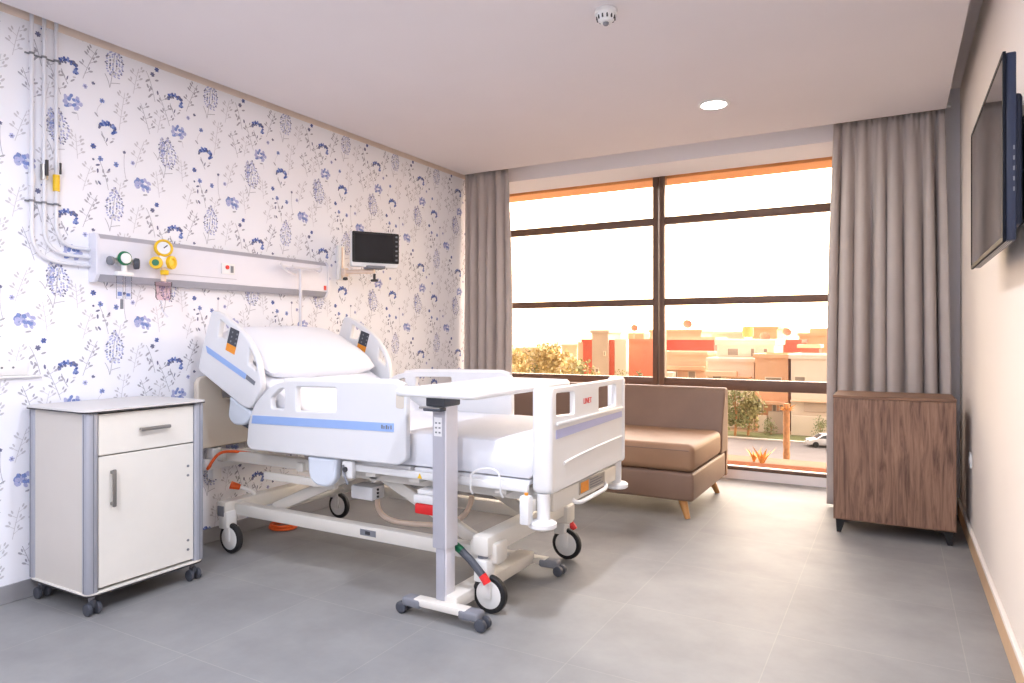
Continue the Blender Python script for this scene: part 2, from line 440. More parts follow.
twig(.105, .03, .17, -.07, 'f_grey', 6); bud(.163, -.137, 'f_mid', .012); bud(.08, -.09, 'f_lilac', .011); bud(.12, -.062, 'f_dark', .008)
pp.curve((.163, -.15), (.13, -.18), (.14, -.22), .002, 'f_pale'); pp.petal(.135, -.213, -.8, .03, .009, 'f_grey')
twig(.265, -.16, .2, -.03, 'f_pale', 7); twig(.39, -.165, .15, .05, 'f_grey', 5); twig(.36, -.36, .15, -.05, 'f_pale', 5); twig(.34, .02, .14, -.03, 'f_pale', 5)
twig(.04, -.395, .12, .01, 'f_pale', 6); twig(.09, -.54, .13, -.04, 'f_pale', 4); twig(.46, -.5, .14, .02, 'f_pale', 5); twig(.5, -.09, .15, .06, 'f_grey', 5)
twig(.47, .0+.03-.2, .1, -.02, 'f_pale', 4); twig(.25, -.58, .1, -.02, 'f_pale', 4)
TY, TZ = .562, .73
for iy in range(-5, 7):
    for iz in range(-4, 2):
        oy = 1.825+iy*TY; oz = 2.52+iz*TZ
        for ki, (pts, m) in enumerate(pp.items):
            cy = oy+pts[0][0]; cz = oz+pts[0][1]
            if -.4 < cy < 5.85 and .02 < cz < CZ2-.02:
                wl.poly([(XL+.0005+(ki % 40)*.00003, oy+p[0], oz+p[1]) for p in reversed(pts)], M[m])
struct(wl.build('wall_left', smooth=0, fixn=False))

b = MB(); b.box((XL+.0022, YB+.02, CZ-.004), (XL+.006, YF-.01, CZ+.17), M['gapstrip']); struct(b.build('gap_shade_strip', smooth=0))  # beige strip added for the shaded wall inside the ceiling gap
b = MB()
for k in range(13): b.box((XL+.0008, YB+.02+k*.64, .001), (XL+.011, YB+.656+k*.64, .082), M['tile_base'], .0015, 1)
struct(b.build('baseboard_left', smooth=0))
b = MB(); b.box((XR-.014, YB+.02, .001), (XR-.0005, YF-.002, .095), M['tan_base'], .002, 1); b.box((XR-.016, YB+.02, .095), (XR-.0005, YF-.002, .118), M['wall_white'], .002, 1)  # white upper strip paints the light caught along the top edge
struct(b.build('baseboard_right', smooth=0))

# window
win = bpy.data.objects.new('window_1', None); COL.objects.link(win); win.location = (-1.83, YG, .075); win['kind'] = 'structure'
def wbar(name, x0, x1, z0, z1, y0=YG-.035, y1=YG+.035):
    o = one(name, win, lambda b: b.box((x0, y0, z0), (x1, y1, z1), M['winframe'], .004), smooth=30); o['kind'] = 'structure'
wx0, wx1, xm = XL+.004, -.203, -1.83
for (z0, z1, nm) in ((.076, .105, 'bottom_frame'), (2.63, 2.664, 'top_frame')): wbar(nm, wx0, wx1, z0, z1)
wbar('side_frame', wx0, wx0+.05,   .106, 2.629); wbar('side_frame', wx1-.05, wx1,   .106, 2.629)
wbar('mullion', xm-.052, xm-.007,   .106, 2.629, YG-.045, YG+.04); wbar('mullion', xm+.007, xm+.052,   .106, 2.629, YG-.045, YG+.04)
for (z0, z1) in ((2.19, 2.253), (1.472, 1.532), (.742, .832)):
    wbar('transom', wx0+.051, xm-.053, z0, z1); wbar('transom', xm+.053, wx1-.051, z0, z1)
zs = [(.106, .741), (.833, 1.471), (1.533, 2.189), (2.254, 2.629)]
for (z0, z1) in zs:
    for (x0, x1) in ((wx0+.051, xm-.053), (xm+.053, wx1-.051)):
        o = one('pane', win, lambda b: b.box((x0, YG-.004, z0), (x1, YG+.004, z1), M['glass']), smooth=0); o['kind'] = 'structure'

# ------------------------------------------------------------------ ceiling fittings
def downlight(x, y, label, group=None):
    t = thing('ceiling_downlight', (x, y, CZ), label, 'ceiling light', group)
    one('trim_ring', t, lambda b: b.lathe([(.098, 0), (.098, -.004), (.09, -.009), (.078, -.008), (.076, -.001)], (x, y, CZ-.0005), Z, M['white'], 40))
    one('diffuser', t, lambda b: b.lathe([(.075, -.002), (.074, -.006), (.03, -.007), (.001, -.007)], (x, y, CZ-.001), Z, M['lampglow'], 40))
    return t
LPOS = [(-.99, 4.35)]
downlight(-.99, 4.35, 'round recessed white downlight glowing in the ceiling before the window')
FILL_POS = [(-.99, 1.9), (-.99, -.4), (-2.1, .6), (-2.1, -1.4), (-.5, -1.7)]  # unseen downlights added as fill light
for x, y in FILL_POS: downlight(x, y, 'round recessed downlight added unseen as fill over the near half of the room', 'added fill downlights over the near half of the room')
def lamp(x, y, w, rgb, r=.075):
    l = bpy.data.lights.new('downlight_lamp', 'AREA'); l.shape = 'DISK'; l.size = r*2; l.energy = w; l.color = lin(rgb)
    o = bpy.data.objects.new('downlight_lamp', l); COL.objects.link(o); o.location = (x, y, CZ-.014); return o
t = thing('smoke_detector', (-1.124, 2.86, CZ), 'small white smoke detector on the ceiling near the downlight', 'smoke detector')
sx, sy = -1.124, 2.86
one('mounting_base', t, lambda b: b.lathe([(.048, 0), (.05, -.004), (.05, -.018), (.047, -.022), (.02, -.022)], (sx, sy, CZ-.0005), Z, M['white'], 32))
def dome(b):
    b.lathe([(.042, -.0225), (.042, -.028), (.036, -.046), (.026, -.054), (.012, -.056)], (sx, sy, CZ), Z, M['white'], 32)
one('dome', t, dome)
def slots(b):
    for k in range(12):
        a = k*PI/6; c = V((sx+.0395*math.cos(a), sy+.0395*math.sin(a), CZ-.038)); b.box(c-V((.003,.003,.008)), c+V((.003,.003,.008)), M['dark'])
o = one('vent_slots', t, slots, 'dark vent slots')
one('sensor_tip', t, lambda b: b.lathe([(.013, -.0565), (.014, -.061), (.01, -.068), (.002, -.07)], (sx, sy, CZ), Z, M['castgrey'], 20), 'grey sensor tip')

# ------------------------------------------------------------------ hospital bed
yn, yf, yc = 2.45, 3.46, 2.955
bed = thing('hospital_bed', (-2.35, yc, 0), 'white adjustable hospital bed with blue stripes and raised backrest', 'hospital bed')
A27 = math.radians(27)
HNG = V((-2.53, 0, .6))
def backpt(s, n, y=0):      # s along the raised back section from its hinge, n along its normal
    return V((HNG.x - s*math.cos(A27) + n*math.sin(A27), y, HNG.z + s*math.sin(A27) + n*math.cos(A27)))
ROTB = Matrix.Rotation(A27, 3, 'Y')
def f(b):
    for y in (2.56, 3.29): b.box((-3.26, y, .205), (-1.50, y+.06, .27), M['frame'], .008)
    b.box((-3.285, 2.5, .21), (-3.205, 3.41, .285), M['frame'], .008); b.box((-1.60, 2.5, .25), (-1.52, 3.41, .335), M['frame'], .008)
    b.box((-1.64, 2.54, .21), (-1.50, 2.64, .30), M['frame'], .01); b.box((-1.64, 3.27, .21), (-1.50, 3.37, .30), M['frame'], .01)
one('base_frame', bed, f)
o = one('type_plate', bed, lambda b: (b.box((-2.29, 2.5575, .225), (-2.19, 2.5597, .255), M['castgrey'], .0008, 1), b.box((-2.255, 2.5555, .232), (-2.225, 2.5573, .248), M['dark'])), 'small grey plate with a dark window')
for ya in (2.66, 3.2):
    for (p, q) in (((-3.02, .24), (-2.42, .50)), ((-1.66, .24), (-2.24, .50))):
        d = V((q[0]-p[0], 0, q[1]-p[1])); Ln = d.length; an = math.atan2(d.z, d.x); c = V(((p[0]+q[0])/2, ya+.02, (p[1]+q[1])/2))
        one('lift_arm', bed, lambda b: b.box(c-V((Ln/2, .018, .03)), c+V((Ln/2, .018, .03)), M['frame'], .008, rot=Matrix.Rotation(-an, 3, 'Y')))
for xs_, zs_, rs_ in ((-2.42, .50, .022), (-2.24, .50, .022), (-3.02, .24, .02), (-1.66, .24, .02)):
    one('pivot_shaft', bed, lambda b: b.cyl((xs_, 2.6, zs_), (xs_, 3.31, zs_), rs_, M['frame']))
def f(b):
    for y in (2.60, 3.27): b.box((-3.38, y, .49), (-1.30, y+.045, .55), M['frame'], .006)
    for x in (-3.38, -2.75, -1.345): b.box((x, 2.58, .485), (x+.05, 3.33, .535), M['frame'], .006)
    b.box((-2.32, 2.50, .548), (-1.33, 2.525, .582), M['bed'], .006); b.box((-2.32, 3.39, .548), (-1.33, 3.415, .582), M['bed'], .006)
    for x in (-2.22, -1.96, -1.5): b.box((x, 2.52, .525), (x+.06, 2.61, .55), M['frame'], .004)
    b.box((-2.96, 2.55, .43), (-2.45, 2.575, .47), M['frame'], .004)
one('upper_frame', bed, f)
def f(b):
    b.box((-1.93, 2.52, .575), (-1.33, 3.39, .597), M['bed2'], .006); b.box((-2.50, 2.52, .575), (-1.95, 3.39, .597), M['bed2'], .006)
one('mattress_platform', bed, f)
def f(b):
    b.box((HNG.x-.86, 2.53, .572), (HNG.x-.02, 3.38, .594), M['bed2'], .006, rot=ROTB, piv=(HNG.x, yc, .6))
    b.box((HNG.x-.80, 2.56, .54), (HNG.x-.02, 2.60, .571), M['frame'], .004, rot=ROTB, piv=(HNG.x, yc, .6))
    b.box((HNG.x-.80, 3.31, .54), (HNG.x-.02, 3.35, .571), M['frame'], .004, rot=ROTB, piv=(HNG.x, yc, .6))
one('backrest_platform', bed, f)
one('backrest_motor', bed, lambda b: (b.cyl((-3.0, 2.98, .66), (-2.5, 2.98, .47), .026, M['castgrey'], n=16), b.box((-2.62, 2.91, .41), (-2.42, 3.05, .5), M['castgrey'], .02)))
one('control_box', bed, lambda b: (b.box((-2.445, 2.66, .365), (-2.30, 2.76, .435), M['bed2'], .010), [b.cyl((-2.3005, 2.70, .382+k*.018), (-2.294, 2.70, .382+k*.018), .006, M['dark'], n=10) for k in range(3)]))
def f(b):
    b.box((-1.925, 2.505, .437), (-1.80, 2.60, .475), M['bed'], .008); b.box((-1.91, 2.515, .476), (-1.82, 2.60, .5), M['bed'], .008)
one('release_housing', bed, f)
one('release_handle', bed, lambda b: b.box((-1.918, 2.507, .388), (-1.808, 2.59, .436), M['red'], .008), 'red quick release handle')
one('warning_label', bed, lambda b: b.prism([(0, 0), (.026, 0), (.013, .024)], (-1.895, 2.4985, .553), X, Z, -.001, M['yellow']), 'yellow triangle label')
def f(b):
    q = [(-2.43, 2.9, .42), (-2.45, 2.88, .34), (-2.44, 2.86, .28), (-2.39, 2.85, .235), (-2.3, 2.85, .215), (-2.15, 2.88, .215), (-2.0, 2.92, .225), (-1.9, 2.95, .3), (-1.88, 2.95, .46)]
    pts = []
    for a, c, d in zip(q, q[1:], q[2:]): pts += bez((V(a)+V(c))/2, c, (V(c)+V(d))/2, 4)
    b.tube(pts, .014, M['cream'], 10)
one('cable_loop', bed, f)
# casters
def caster(x, y, dirx, pedal):
    wxc = x + dirx*.035; so = -1 if y < yc else 1
    c = one('caster', bed, lambda b: (b.box((x-.03, y-.036, .135), (x+.04 if dirx > 0 else x+.03, y+.036, .235), M['disc'], .01), b.box((wxc-.02, y-.034, .07), (wxc+.02, y-.020, .15), M['disc'], .006), b.box((wxc-.02, y+.020, .07), (wxc+.02, y+.034, .15), M['disc'], .006), b.cyl((x, y, .235), (x, y, .262), .024, M['castgrey'], n=16)))
    one('tire', c, lambda b: b.lathe([(.066, -.0155), (.076, -.0155), (.0815, -.010), (.083, 0), (.0815, .010), (.076, .0155), (.066, .0155)], (wxc, y, .0835), Y, M['black'], 36), 'black rubber tyre')
    one('wheel_disc', c, lambda b: b.lathe([(.001, -.018), (.03, -.0185), (.06, -.016), (.0665, -.013), (.0665, .013), (.06, .016), (.03, .0185), (.001, .018)], (wxc, y, .0835), Y, M['disc'], 36))
    if pedal:
        p = one('brake_pedal', bed, lambda b: b.tube([(x-.13, y+so*.05, .292), (x-.09, y+so*.055, .276), (x-.03, y+so*.056, .235), (x+.03, y+so*.056, .18)], .017, M['dkgrey'], 10))
        one('red_tip', p, lambda b: b.tube([(x+.030, y+so*.056, .18), (x+.045, y+so*.056, .163), (x+.055, y+so*.056, .148)], .0182, M['red'], 10), 'red pedal tip')
        one('green_tip', p, lambda b: b.tube([(x-.14, y+so*.048, .2945), (x-.09, y+so*.055, .276), (x-.075, y+so*.0553, .267)], .0183, M['green'], 10), 'green pedal tip')
for (x, y, d, p) in ((-3.235, 2.535, 1, 0), (-3.235, 3.375, 1, 0), (-1.565, 2.535, 1, 1), (-1.575, 3.35, 1, 1)): caster(x, y, d, p)
one('steering_bracket', bed, lambda b: b.box((-3.27, 2.495, .205), (-3.215, 2.54, .263), M['castgrey'], .006))
# footboard
fx = -1.236
def f(b):
    out = rp([(2.535, .545, .02), (3.40, .555, .02), (3.40, .982, .03), (2.535, .985, .035)])
    holes = [rp([(2.585, .866), (2.772, .856), (2.772, .954), (2.585, .960)], .012), rp([(3.055, .847), (3.285, .847), (3.285, .954), (3.055, .955)], .012)]
    b.panel(out, holes, (fx-.026, 0, 0), Y, Z, .026, M['bed'], .006)
fb = one('footboard', bed, f)
for y0, y1 in ((2.515, 2.568), (3.37, 3.415)): one('edge_post', fb, lambda b: b.box((fx-.085, y0, .545), (fx+.006, y1, .99), M['bed'], .025, 4))
one('blue_stripe', fb, lambda b: b.panel([(2.578, .768), (3.363, .782), (3.363, .812), (2.578, .806)], [], (fx+.0004, 0, 0), Y, Z, .0025, M['stripe2'], .0006), 'lavender blue stripe')
def f(b):
    b.box((fx+.0004, 2.578, .822), (fx+.010, 3.363, .838), M['bed'], .004)
    b.tube(bez((fx+.001, 2.66, .655), (fx+.001, 2.8, .672), (fx+.001, 3.36, .682), 10), .006, M['bed'], 8)
one('moulded_rib', fb, f)
one('logo', fb, lambda b: b.text('LINET', .036, (fx+.0003, 2.915, .902), Y, Z, .0016, M['red']), 'small red lettering', smooth=0)
for y in (2.545, 3.39): one('corner_post', bed, lambda b: b.cyl((fx-.04, y, .434), (fx-.04, y, .545), .028, M['bed'], n=20))
for y in (2.535, 3.40):
    one('bumper_disc', bed, lambda b: b.lathe([(.03, -.017), (.05, -.015), (.059, -.008), (.059, .008), (.05, .015), (.03, .017)], (fx-.04, y, .418), Z, M['bed'], 32))
def f(b):
    b.box((fx-.07, 2.60, .455), (fx-.02, 3.34, .535), M['frame'], .008)
one('foot_crossbar', bed, f)
def f(b):
    b.box((fx-.0195, 2.86, .475), (fx-.016, 3.17, .532), M['chrome'], .001, 1)
pl = one('instruction_plate', bed, f, 'silver plate with an orange sticker')
one('orange_sticker', pl, lambda b: b.box((fx-.0158, 2.875, .48), (fx-.0145, 2.965, .528), M['stkorange'], .0004, 1))
one('printed_lines', pl, lambda b: [b.box((fx-.0158, 2.985, .484+k*.012), (fx-.0148, 2.985+w, .489+k*.012), M['castgrey']) for k, w in enumerate((.16, .13, .15, .1))], smooth=0)
def f(b):
    b.tube(bez((fx-.025, 2.80, .468), (fx-.008, 2.80, .452), (fx-.004, 2.86, .448), 5) + bez((fx-.004, 2.9, .448), (fx-.004, 3.0, .449), (fx-.004, 3.10, .45), 4) + bez((fx-.004, 3.14, .451), (fx-.01, 3.19, .455), (fx-.025, 3.19, .47), 5), .010, M['bed'], 10)
one('push_handle', bed, f)
one('accessory_socket', bed, lambda b: (b.box((-1.345, 2.455, .425), (-1.30, 2.50, .545), M['bed'], .01), b.box((-1.34, 2.50, .47), (-1.305, 2.60, .52), M['frame'], .004), b.cyl((-1.322, 2.478, .5455), (-1.322, 2.478, .555), .008, M['stkorange'], n=12)))
def f(b):
    pts = [V((-1.655, 2.488, .52)), V((-1.655, 2.47, .545)), V((-1.652, 2.468, .60))] + bez((-1.652, 2.468, .605), (-1.62, 2.468, .64), (-1.55, 2.468, .640), 6) + bez((-1.545, 2.468, .64), (-1.51, 2.468, .638), (-1.507, 2.468, .60), 4) + [V((-1.505, 2.47, .545)), V((-1.505, 2.488, .52))]
    pts = [p + V((.065, 0, 0)) for p in pts]
    b.tube(pts, .0042, M['white'], 8)
one('wire_hook', bed, f)
# headboard
def f(b):
    out = rp([(2.46, .565, .03), (3.45, .565, .03), (3.45, .975, .06), (2.46, .975, .06)])
    b.panel(out, [rp([(2.62, .84), (3.29, .84), (3.29, .9), (2.62, .9)], .025)], (-3.425, 0, 0), Y, Z, .038, M['beige'], .008)
one('headboard', bed, f)
one('head_crossbar', bed, lambda b: (b.box((-3.43, 2.51, .44), (-3.385, 3.40, .50), M['bed'], .006), b.box((-3.44, 2.56, .38), (-3.39, 2.62, .56), M['bed'], .006), b.box((-3.44, 3.29, .38), (-3.39, 3.35, .56), M['bed'], .006)))
# side rails
RMAIN = rp([(-2.977, .625, .03), (-2.962, .75, .03), (-2.915, .845, .04), (-2.85, .905, .05), (-2.775, .955, .05), (-2.66, .978, .06), (-1.985, .992, .05), (-1.922, .968, .04), (-1.922, .64, .02), (-1.965, .612, .02), (-2.945, .603, .03)], n=4)
HMAIN = [rp([(-2.79, .83), (-2.695, .83), (-2.695, .935), (-2.73, .93), (-2.79, .885)], .015), rp([(-2.613, .826), (-2.343, .836), (-2.343, .95), (-2.613, .944)], .012)]
RHEAD = rp([(-3.255, 1.345, .03), (-3.18, 1.322, .05), (-3.03, 1.24, .08), (-2.94, 1.16, .06), (-2.885, 1.07, .05), (-2.86, .93, .04), (-2.945, .815, .05), (-3.01, .828, .03), (-3.372, 1.012, .05), (-3.36, 1.06, .03), (-3.315, 1.19, .04)], n=4)
HHEAD = [rp([(-3.185, 1.29), (-3.115, 1.245), (-3.14, 1.185), (-3.205, 1.195)], .012), rp([(-2.955, 1.14), (-2.905, 1.06), (-2.90, 1.015), (-2.965, 1.055)], .012)]
def siderail(name, near):
    y0 = yn if near else yf
    def f(b):
        R, Hh = (RMAIN, HMAIN) if name == 'foot' else (RHEAD, HHEAD)
        b.panel(R, Hh, (0 if near or name == 'foot' else .05, y0+.036 if near else y0, 0 if near or name == 'foot' else -.01), X, Z, .036, M['bed2' if name == 'foot' else 'bed2'], .008)
    r = one('side_rail', bed, f)
    ys = y0-.0028 if near else y0-.0358-.0030     # both rails show their -y face to the room
    if name == 'foot':
        def g(b):
            out = rp([(-2.66, .978), (-1.985, .992, .05), (-1.925, .968, .04)], .02)
            b.tube([V((-2.70, y0-.002+.018*(1 if near else -1), .968)), V((-2.6, y0+.018*(1 if near else -1), .977)), V((-2.3, y0+.018*(1 if near else -1), .983)), V((-1.99, y0+.018*(1 if near else -1), .986)), V((-1.94, y0+.018*(1 if near else -1), .97))], .017, M['bed'], 12)
        one('grip_bar', r, g)
        if near:
            one('blue_stripe', r, lambda b: b.panel([(-2.934, .743), (-1.99, .763), (-1.99, .802), (-2.926, .786)], [], (0, y0-.0003, 0), X, Z, .0022, M['stripe'], .0005), 'blue stripe')
            def h(b):
                for k, (w, z) in enumerate(((.012, .784), (.008, .784), (.012, .784), (.007, .784), (.01, .784))): b.box((-2.062+k*.0135, y0-.0040, z-.010), (-2.062+k*.0135+w*.7, y0-.0026, z+.008-(k % 2)*.005), M['castgrey'])
            one('grey_emblem', r, h, smooth=0)
        one('grip_recess', r, lambda b: b.panel(rp(rect(-1.978, .872, -1.932, .945), .012), [], (0, ys+.0028, 0), X, Z, .002, M['beige'], .0006))
    else:
        if near:
            one('blue_stripe', r, lambda b: b.panel([(-3.288, 1.108), (-2.985, .972), (-2.975, 1.0), (-3.300, 1.148)], [], (0, y0-.0003, 0), X, Z, .0022, M['stripe'], .0005), 'blue stripe')
            one('grey_emblem', r, lambda b: b.panel([(-2.98, .975), (-2.915, .942), (-2.905, .962), (-2.972, .998)], [], (0, y0-.0003, 0), X, Z, .002, M['castgrey'], .0005))
        ox, oz = (0, 0) if near else (.045, -.012)
        k = one('control_sticker', r, lambda b: b.panel([(-3.126+ox, 1.165+oz), (-3.055+ox, 1.14+oz), (-3.028+ox, 1.225+oz), (-3.097+ox, 1.248+oz)], [], (0, ys+.0025, 0), X, Z, .0022, M['stkdark'], .0005), 'slate and orange control sticker')
        one('orange_half', k, lambda b: b.panel([(-3.138+ox, 1.125+oz), (-3.068+ox, 1.10+oz), (-3.055+ox, 1.1395+oz), (-3.126+ox, 1.1645+oz)], [], (0, ys+.0025, 0), X, Z, .0022, M['stkorange'], .0005))
        for i in range(6):
            kx, kz = -3.095+ox+.036*(i % 2)+.008*(i//2), 1.172+oz-.012*(i % 2)+.024*(i//2)
            one('key', k, lambda b: b.cyl((kx, ys-.0008, kz), (kx, ys+.0002, kz), .0055, M['castgrey'], n=10))
    # hinge cover below the rail
    yy = y0+.012 if near else y0-.058
    if name == 'foot':
        one('hinge_cover', r, lambda b: b.panel(rp([(-2.548, .603, .01), (-2.355, .603, .01), (-2.365, .50, .05), (-2.41, .462, .04), (-2.49, .462, .05), (-2.54, .50, .05)], n=5), [], (0, yy+.046, 0), X, Z, .046, M['paddle'], .012), 'pale blue hinge cover')
        one('hinge_latch', r, lambda b: (b.box((-2.33, yy+.008, .515), (-2.26, yy+.04, .602), M['bed'], .012), b.cyl((-2.30, yy+.008, .56), (-2.30, yy-.004, .56), .012, M['dark'], n=14), b.tube([(-2.315, yy+.004, .58), (-2.30, yy, .53), (-2.285, yy+.004, .49)], .006, M['castgrey'], 8)))
    else:
        one('hinge_cover', r, lambda b: b.panel(rp([(-3.125, .875, .01), (-2.955, .80, .01), (-2.95, .775, .03), (-3.005, .725, .05), (-3.095, .722, .05), (-3.14, .76, .05)], n=5), [], (0, yy+.046, 0), X, Z, .046, M['paddle'], .012), 'pale blue hinge cover')
        one('hinge_arm', r, lambda b: b.tube([(-3.04, yy+.03, .74), (-2.97, yy+.06, .70), (-2.90, yy+.075, .66)], .022, M['dkgrey'], 10))
    return r
for near in (True, False):
    siderail('foot', near); siderail('head', near)
# orange leads at the bed's head
def f(b):
    q = [(-3.37, 2.53, .47), (-3.36, 2.50, .45), (-3.34, 2.50, .475), (-3.32, 2.54, .54), (-3.29, 2.58, .55), (-3.2, 2.62, .545), (-2.95, 2.65, .53), (-2.7, 2.66, .52)]
    pts = [V(q[0])]
    for a, c, d in zip(q, q[1:], q[2:]): pts += bez((V(a)+V(c))/2, c, (V(c)+V(d))/2, 4)
    b.tube(pts, .0085, M['orange'], 8)
t = b_ = MB(); f(b_); tag(b_.build('orange_cable', loc=(-3.3, 2.55, .47)), 'orange cable looping at the head end of the bed', 'cable')
t = thing('power_plug', (-3.30, 2.63, .30), 'orange plug hanging on a white lead under the bed head', 'plug')
one('plug_body', t, lambda b: (b.cyl((-3.305, 2.61, .352), (-3.27, 2.65, .335), .022, M['orange'], r2=.016, n=14, bev=.004)))
one('lead', t, lambda b: b.tube(bez((-3.268, 2.652, .334), (-3.22, 2.70, .31), (-3.235, 2.72, .285), 5), .011, M['white'], 8))
t = thing('coiled_cable', (-3.33, 3.02, .0), 'orange cable lying coiled on the floor under the bed', 'cable')
one('coil', t, lambda b: [b.tube([(-3.33+(.085-.008*j)*math.cos(a*PI/10), 3.02+(.075-.006*j)*math.sin(a*PI/10), .012+.016*j) for a in range(21)], .009, M['orange'], 8) for j in range(2)])

# mattress and pillow
def mattress():
    b = MB(); prof = []
    T = .155
    for k in range(17): x = -1.335 - k/16*1.17; prof.append((V((x, 0, .6)), V((0, 0, 1)), V((-1, 0, 0))))
    for k in range(1, 7):
        a = A27*k/6; x = -2.505-.02*k; prof.append((V((x-.0, 0, .6+.0012*k*k)), V((math.sin(a), 0, math.cos(a))), V((-math.cos(a), 0, math.sin(a)))))
    base = prof[-1][0]
    for k in range(1, 15): 
        s = k/14*.76; prof.append((base + V((-math.cos(A27)*s, 0, math.sin(A27)*s)), V((math.sin(A27), 0, math.cos(A27))), V((-math.cos(A27), 0, math.sin(A27)))))
    sec = rp([(-.435, 0, .03), (.435, 0, .03), (.435, 1, .07), (-.435, 1, .07)], n=5)
    sec2 = []
    N = 14
    for i in range(len(sec)):
        p = sec[i]; q = sec[(i+1) % len(sec)]; d = math.hypot(q[0]-p[0], (q[1]-p[1])*T); n = max(1, int(d/.06))
        for j in range(n): sec2.append((p[0]+(q[0]-p[0])*j/n, p[1]+(q[1]-p[1])*j/n))
    rings = []
    L = len(prof)
    def ring(c, nrm, tan, k, shrink=0):
        R = []
        for (y, h) in sec2:
            yy = y*(1-shrink*.06); hh = T*(h if shrink == 0 else (.5+(h-.5)*(1-shrink*.35)))
            p = c + nrm*(hh+.002) + V((0, yc+yy, 0)) 
            w = noise.noise(V((p.x*5, p.y*4, p.z*5)))*.006 + noise.noise(V((p.x*14, p.y*9, p.z*11+3)))*.003
            side = abs(y)/.435
            p += nrm*(w if h > .5 else 0) + V((0, (w*.8 if abs(y) > .42 else 0), 0))
            R.append(b.bm.verts.new(p))
        return R
    c, n_, t_ = prof[0]
    rings.append(ring(c + V((.03, 0, 0)), n_, t_, 0, 1))
    for k, (c, n_, t_) in enumerate(prof): rings.append(ring(c, n_, t_, k))
    rings.append(ring(prof[-1][0] + prof[-1][2]*.03, n_, t_, 0, 1))
    b.loft(rings, M['sheet'])
    return b.build('mattress', loc=(-2.3, yc, .6), smooth=60)
tag(mattress(), 'white sheeted mattress on the hospital bed, bent up at its head', 'mattress')
def pillow():
    b = MB(); NU, NV = 36, 20; c0 = backpt(.735, .196, yc); n_ = V((math.sin(A27), 0, math.cos(A27))); t_ = V((-math.cos(A27), 0, math.sin(A27)))
    rings = []
    for i in range(NV+1):
        v = -1+2*i/NV; R = []
        for k in range(NU):
            a = 2*PI*k/NU; ca, sa = math.cos(a), math.sin(a)
            s = (abs(ca)**.55)*(1 if ca > 0 else -1); h = (abs(sa)**.9)*(1 if sa > 0 else -1)
            fall = (1-abs(v)**4)**.4 if abs(v) < 1 else 0
            edge = (1-abs(s)**3)**.5 if abs(s) < 1 else 0
            p = c0 + t_*(s*.245*(.92+.08*fall)) + V((0, v*.43*(1-.02*abs(s)), 0)) + n_*(h*.088*fall)
            p += n_*(noise.noise(p*6)*.008*fall)
            R.append(b.bm.verts.new(p))
        rings.append(R)
    b.loft(rings, M['sheet'])
    return b.build('pillow', loc=tuple(c0), smooth=70)
tag(pillow(), 'white pillow resting on the raised head of the bed', 'pillow')

# ------------------------------------------------------------------ over-bed table
tb = thing('overbed_table', (-1.65, 2.75, 0), 'white over-bed table on a grey column and wheeled base', 'overbed table')
def f(b):
    b.panel(rp([(-1.86, 2.275), (-1.44, 2.275), (-1.44, 3.20), (-1.86, 3.20)], .05, 6), [], (0, 0, .945), X, Y, .03, M['bed'], .012, 4)
one('tabletop', tb, f)
one('edge_lip', tb, lambda b: b.panel(rp([(-1.852, 2.283), (-1.448, 2.283), (-1.448, 3.192), (-1.852, 3.192)], .045, 6), [rp([(-1.835, 2.30), (-1.465, 2.30), (-1.465, 3.175), (-1.835, 3.175)], .035, 6)], (0, 0, .974), X, Y, .005, M['bed'], .002))
def f(b):
    b.panel(rp([(-1.719, 2.37), (-1.656, 2.37), (-1.656, 2.458), (-1.719, 2.458)], .008), [], (0, 0, .30), X, Y, .60, M['alu2'], .002)
co = one('outer_column', tb, f)
one('column_side', co, lambda b: b.panel(rp([(-1.6558, 2.371), (-1.646, 2.371), (-1.646, 2.457), (-1.6558, 2.457)], .003), [], (0, 0, .30), X, Y, .635, M['alulight'], .002), 'lighter side profile of the column')
one('inner_column', tb, lambda b: (b.panel(rp([(-1.706, 2.377), (-1.660, 2.377), (-1.660, 2.448), (-1.706, 2.448)], .006), [], (0, 0, .079), X, Y, .223, M['alu2'], .002), b.box((-1.6598, 2.379, .079), (-1.652, 2.446, .30), M['alulight'], .004)))
one('top_bracket', tb, lambda b: (b.box((-1.735, 2.345, .902), (-1.640, 2.47, .9445), M['dkgrey'], .006), b.box((-1.73, 2.4705, .925), (-1.58, 2.98, .9445), M['frame'], .004)))
one('release_lever', tb, lambda b: (b.box((-1.735, 2.325, .884), (-1.645, 2.3695, .899), M['dkgrey'], .004), b.box((-1.757, 2.326, .892), (-1.65, 2.344, .9015), M['chrome'], .003)))
lb = one('paper_label', tb, lambda b: b.box((-1.708, 2.3684, .775), (-1.668, 2.3697, .855), M['paperlabel'], .0003, 1), 'small white label')
one('printed_symbols', lb, lambda b: [b.box((-1.702+.018*(k % 2), 2.3674, .788+.02*(k//2)), (-1.692+.018*(k % 2), 2.3683, .795+.02*(k//2)), M['castgrey']) for k in range(6)], smooth=0)
def basefoot(y, x0, x1):
    o = one('base_foot', tb, lambda b: b.box((x0+.06, y-.028, .046), (x1-.06, y+.028, .078), M['frame'], .008))
    for x, s in ((x0, -1), (x1, 1)):
        c = one('caster', tb, lambda b: b.box((min(x, x-s*.10), y-.031, .036), (max(x, x-s*.10), y+.031, .076), M['castgrey'], .012, 3))
        one('wheel', c, lambda b: [b.lathe([(.001, -.011), (.018, -.012), (.025, -.009), (.0265, 0), (.025, .009), (.018, .012), (.001, .011)], (x+s*.006, y+q, .0268), Y, M['dkgrey'], 24) for q in (-.02, .02)])
basefoot(2.368, -1.86, -1.47); basefoot(3.10, -1.86, -1.47)
one('base_beam', tb, lambda b: b.box((-1.69, 2.38, .046), (-1.60, 3.09, .104), M['frame'], .008))

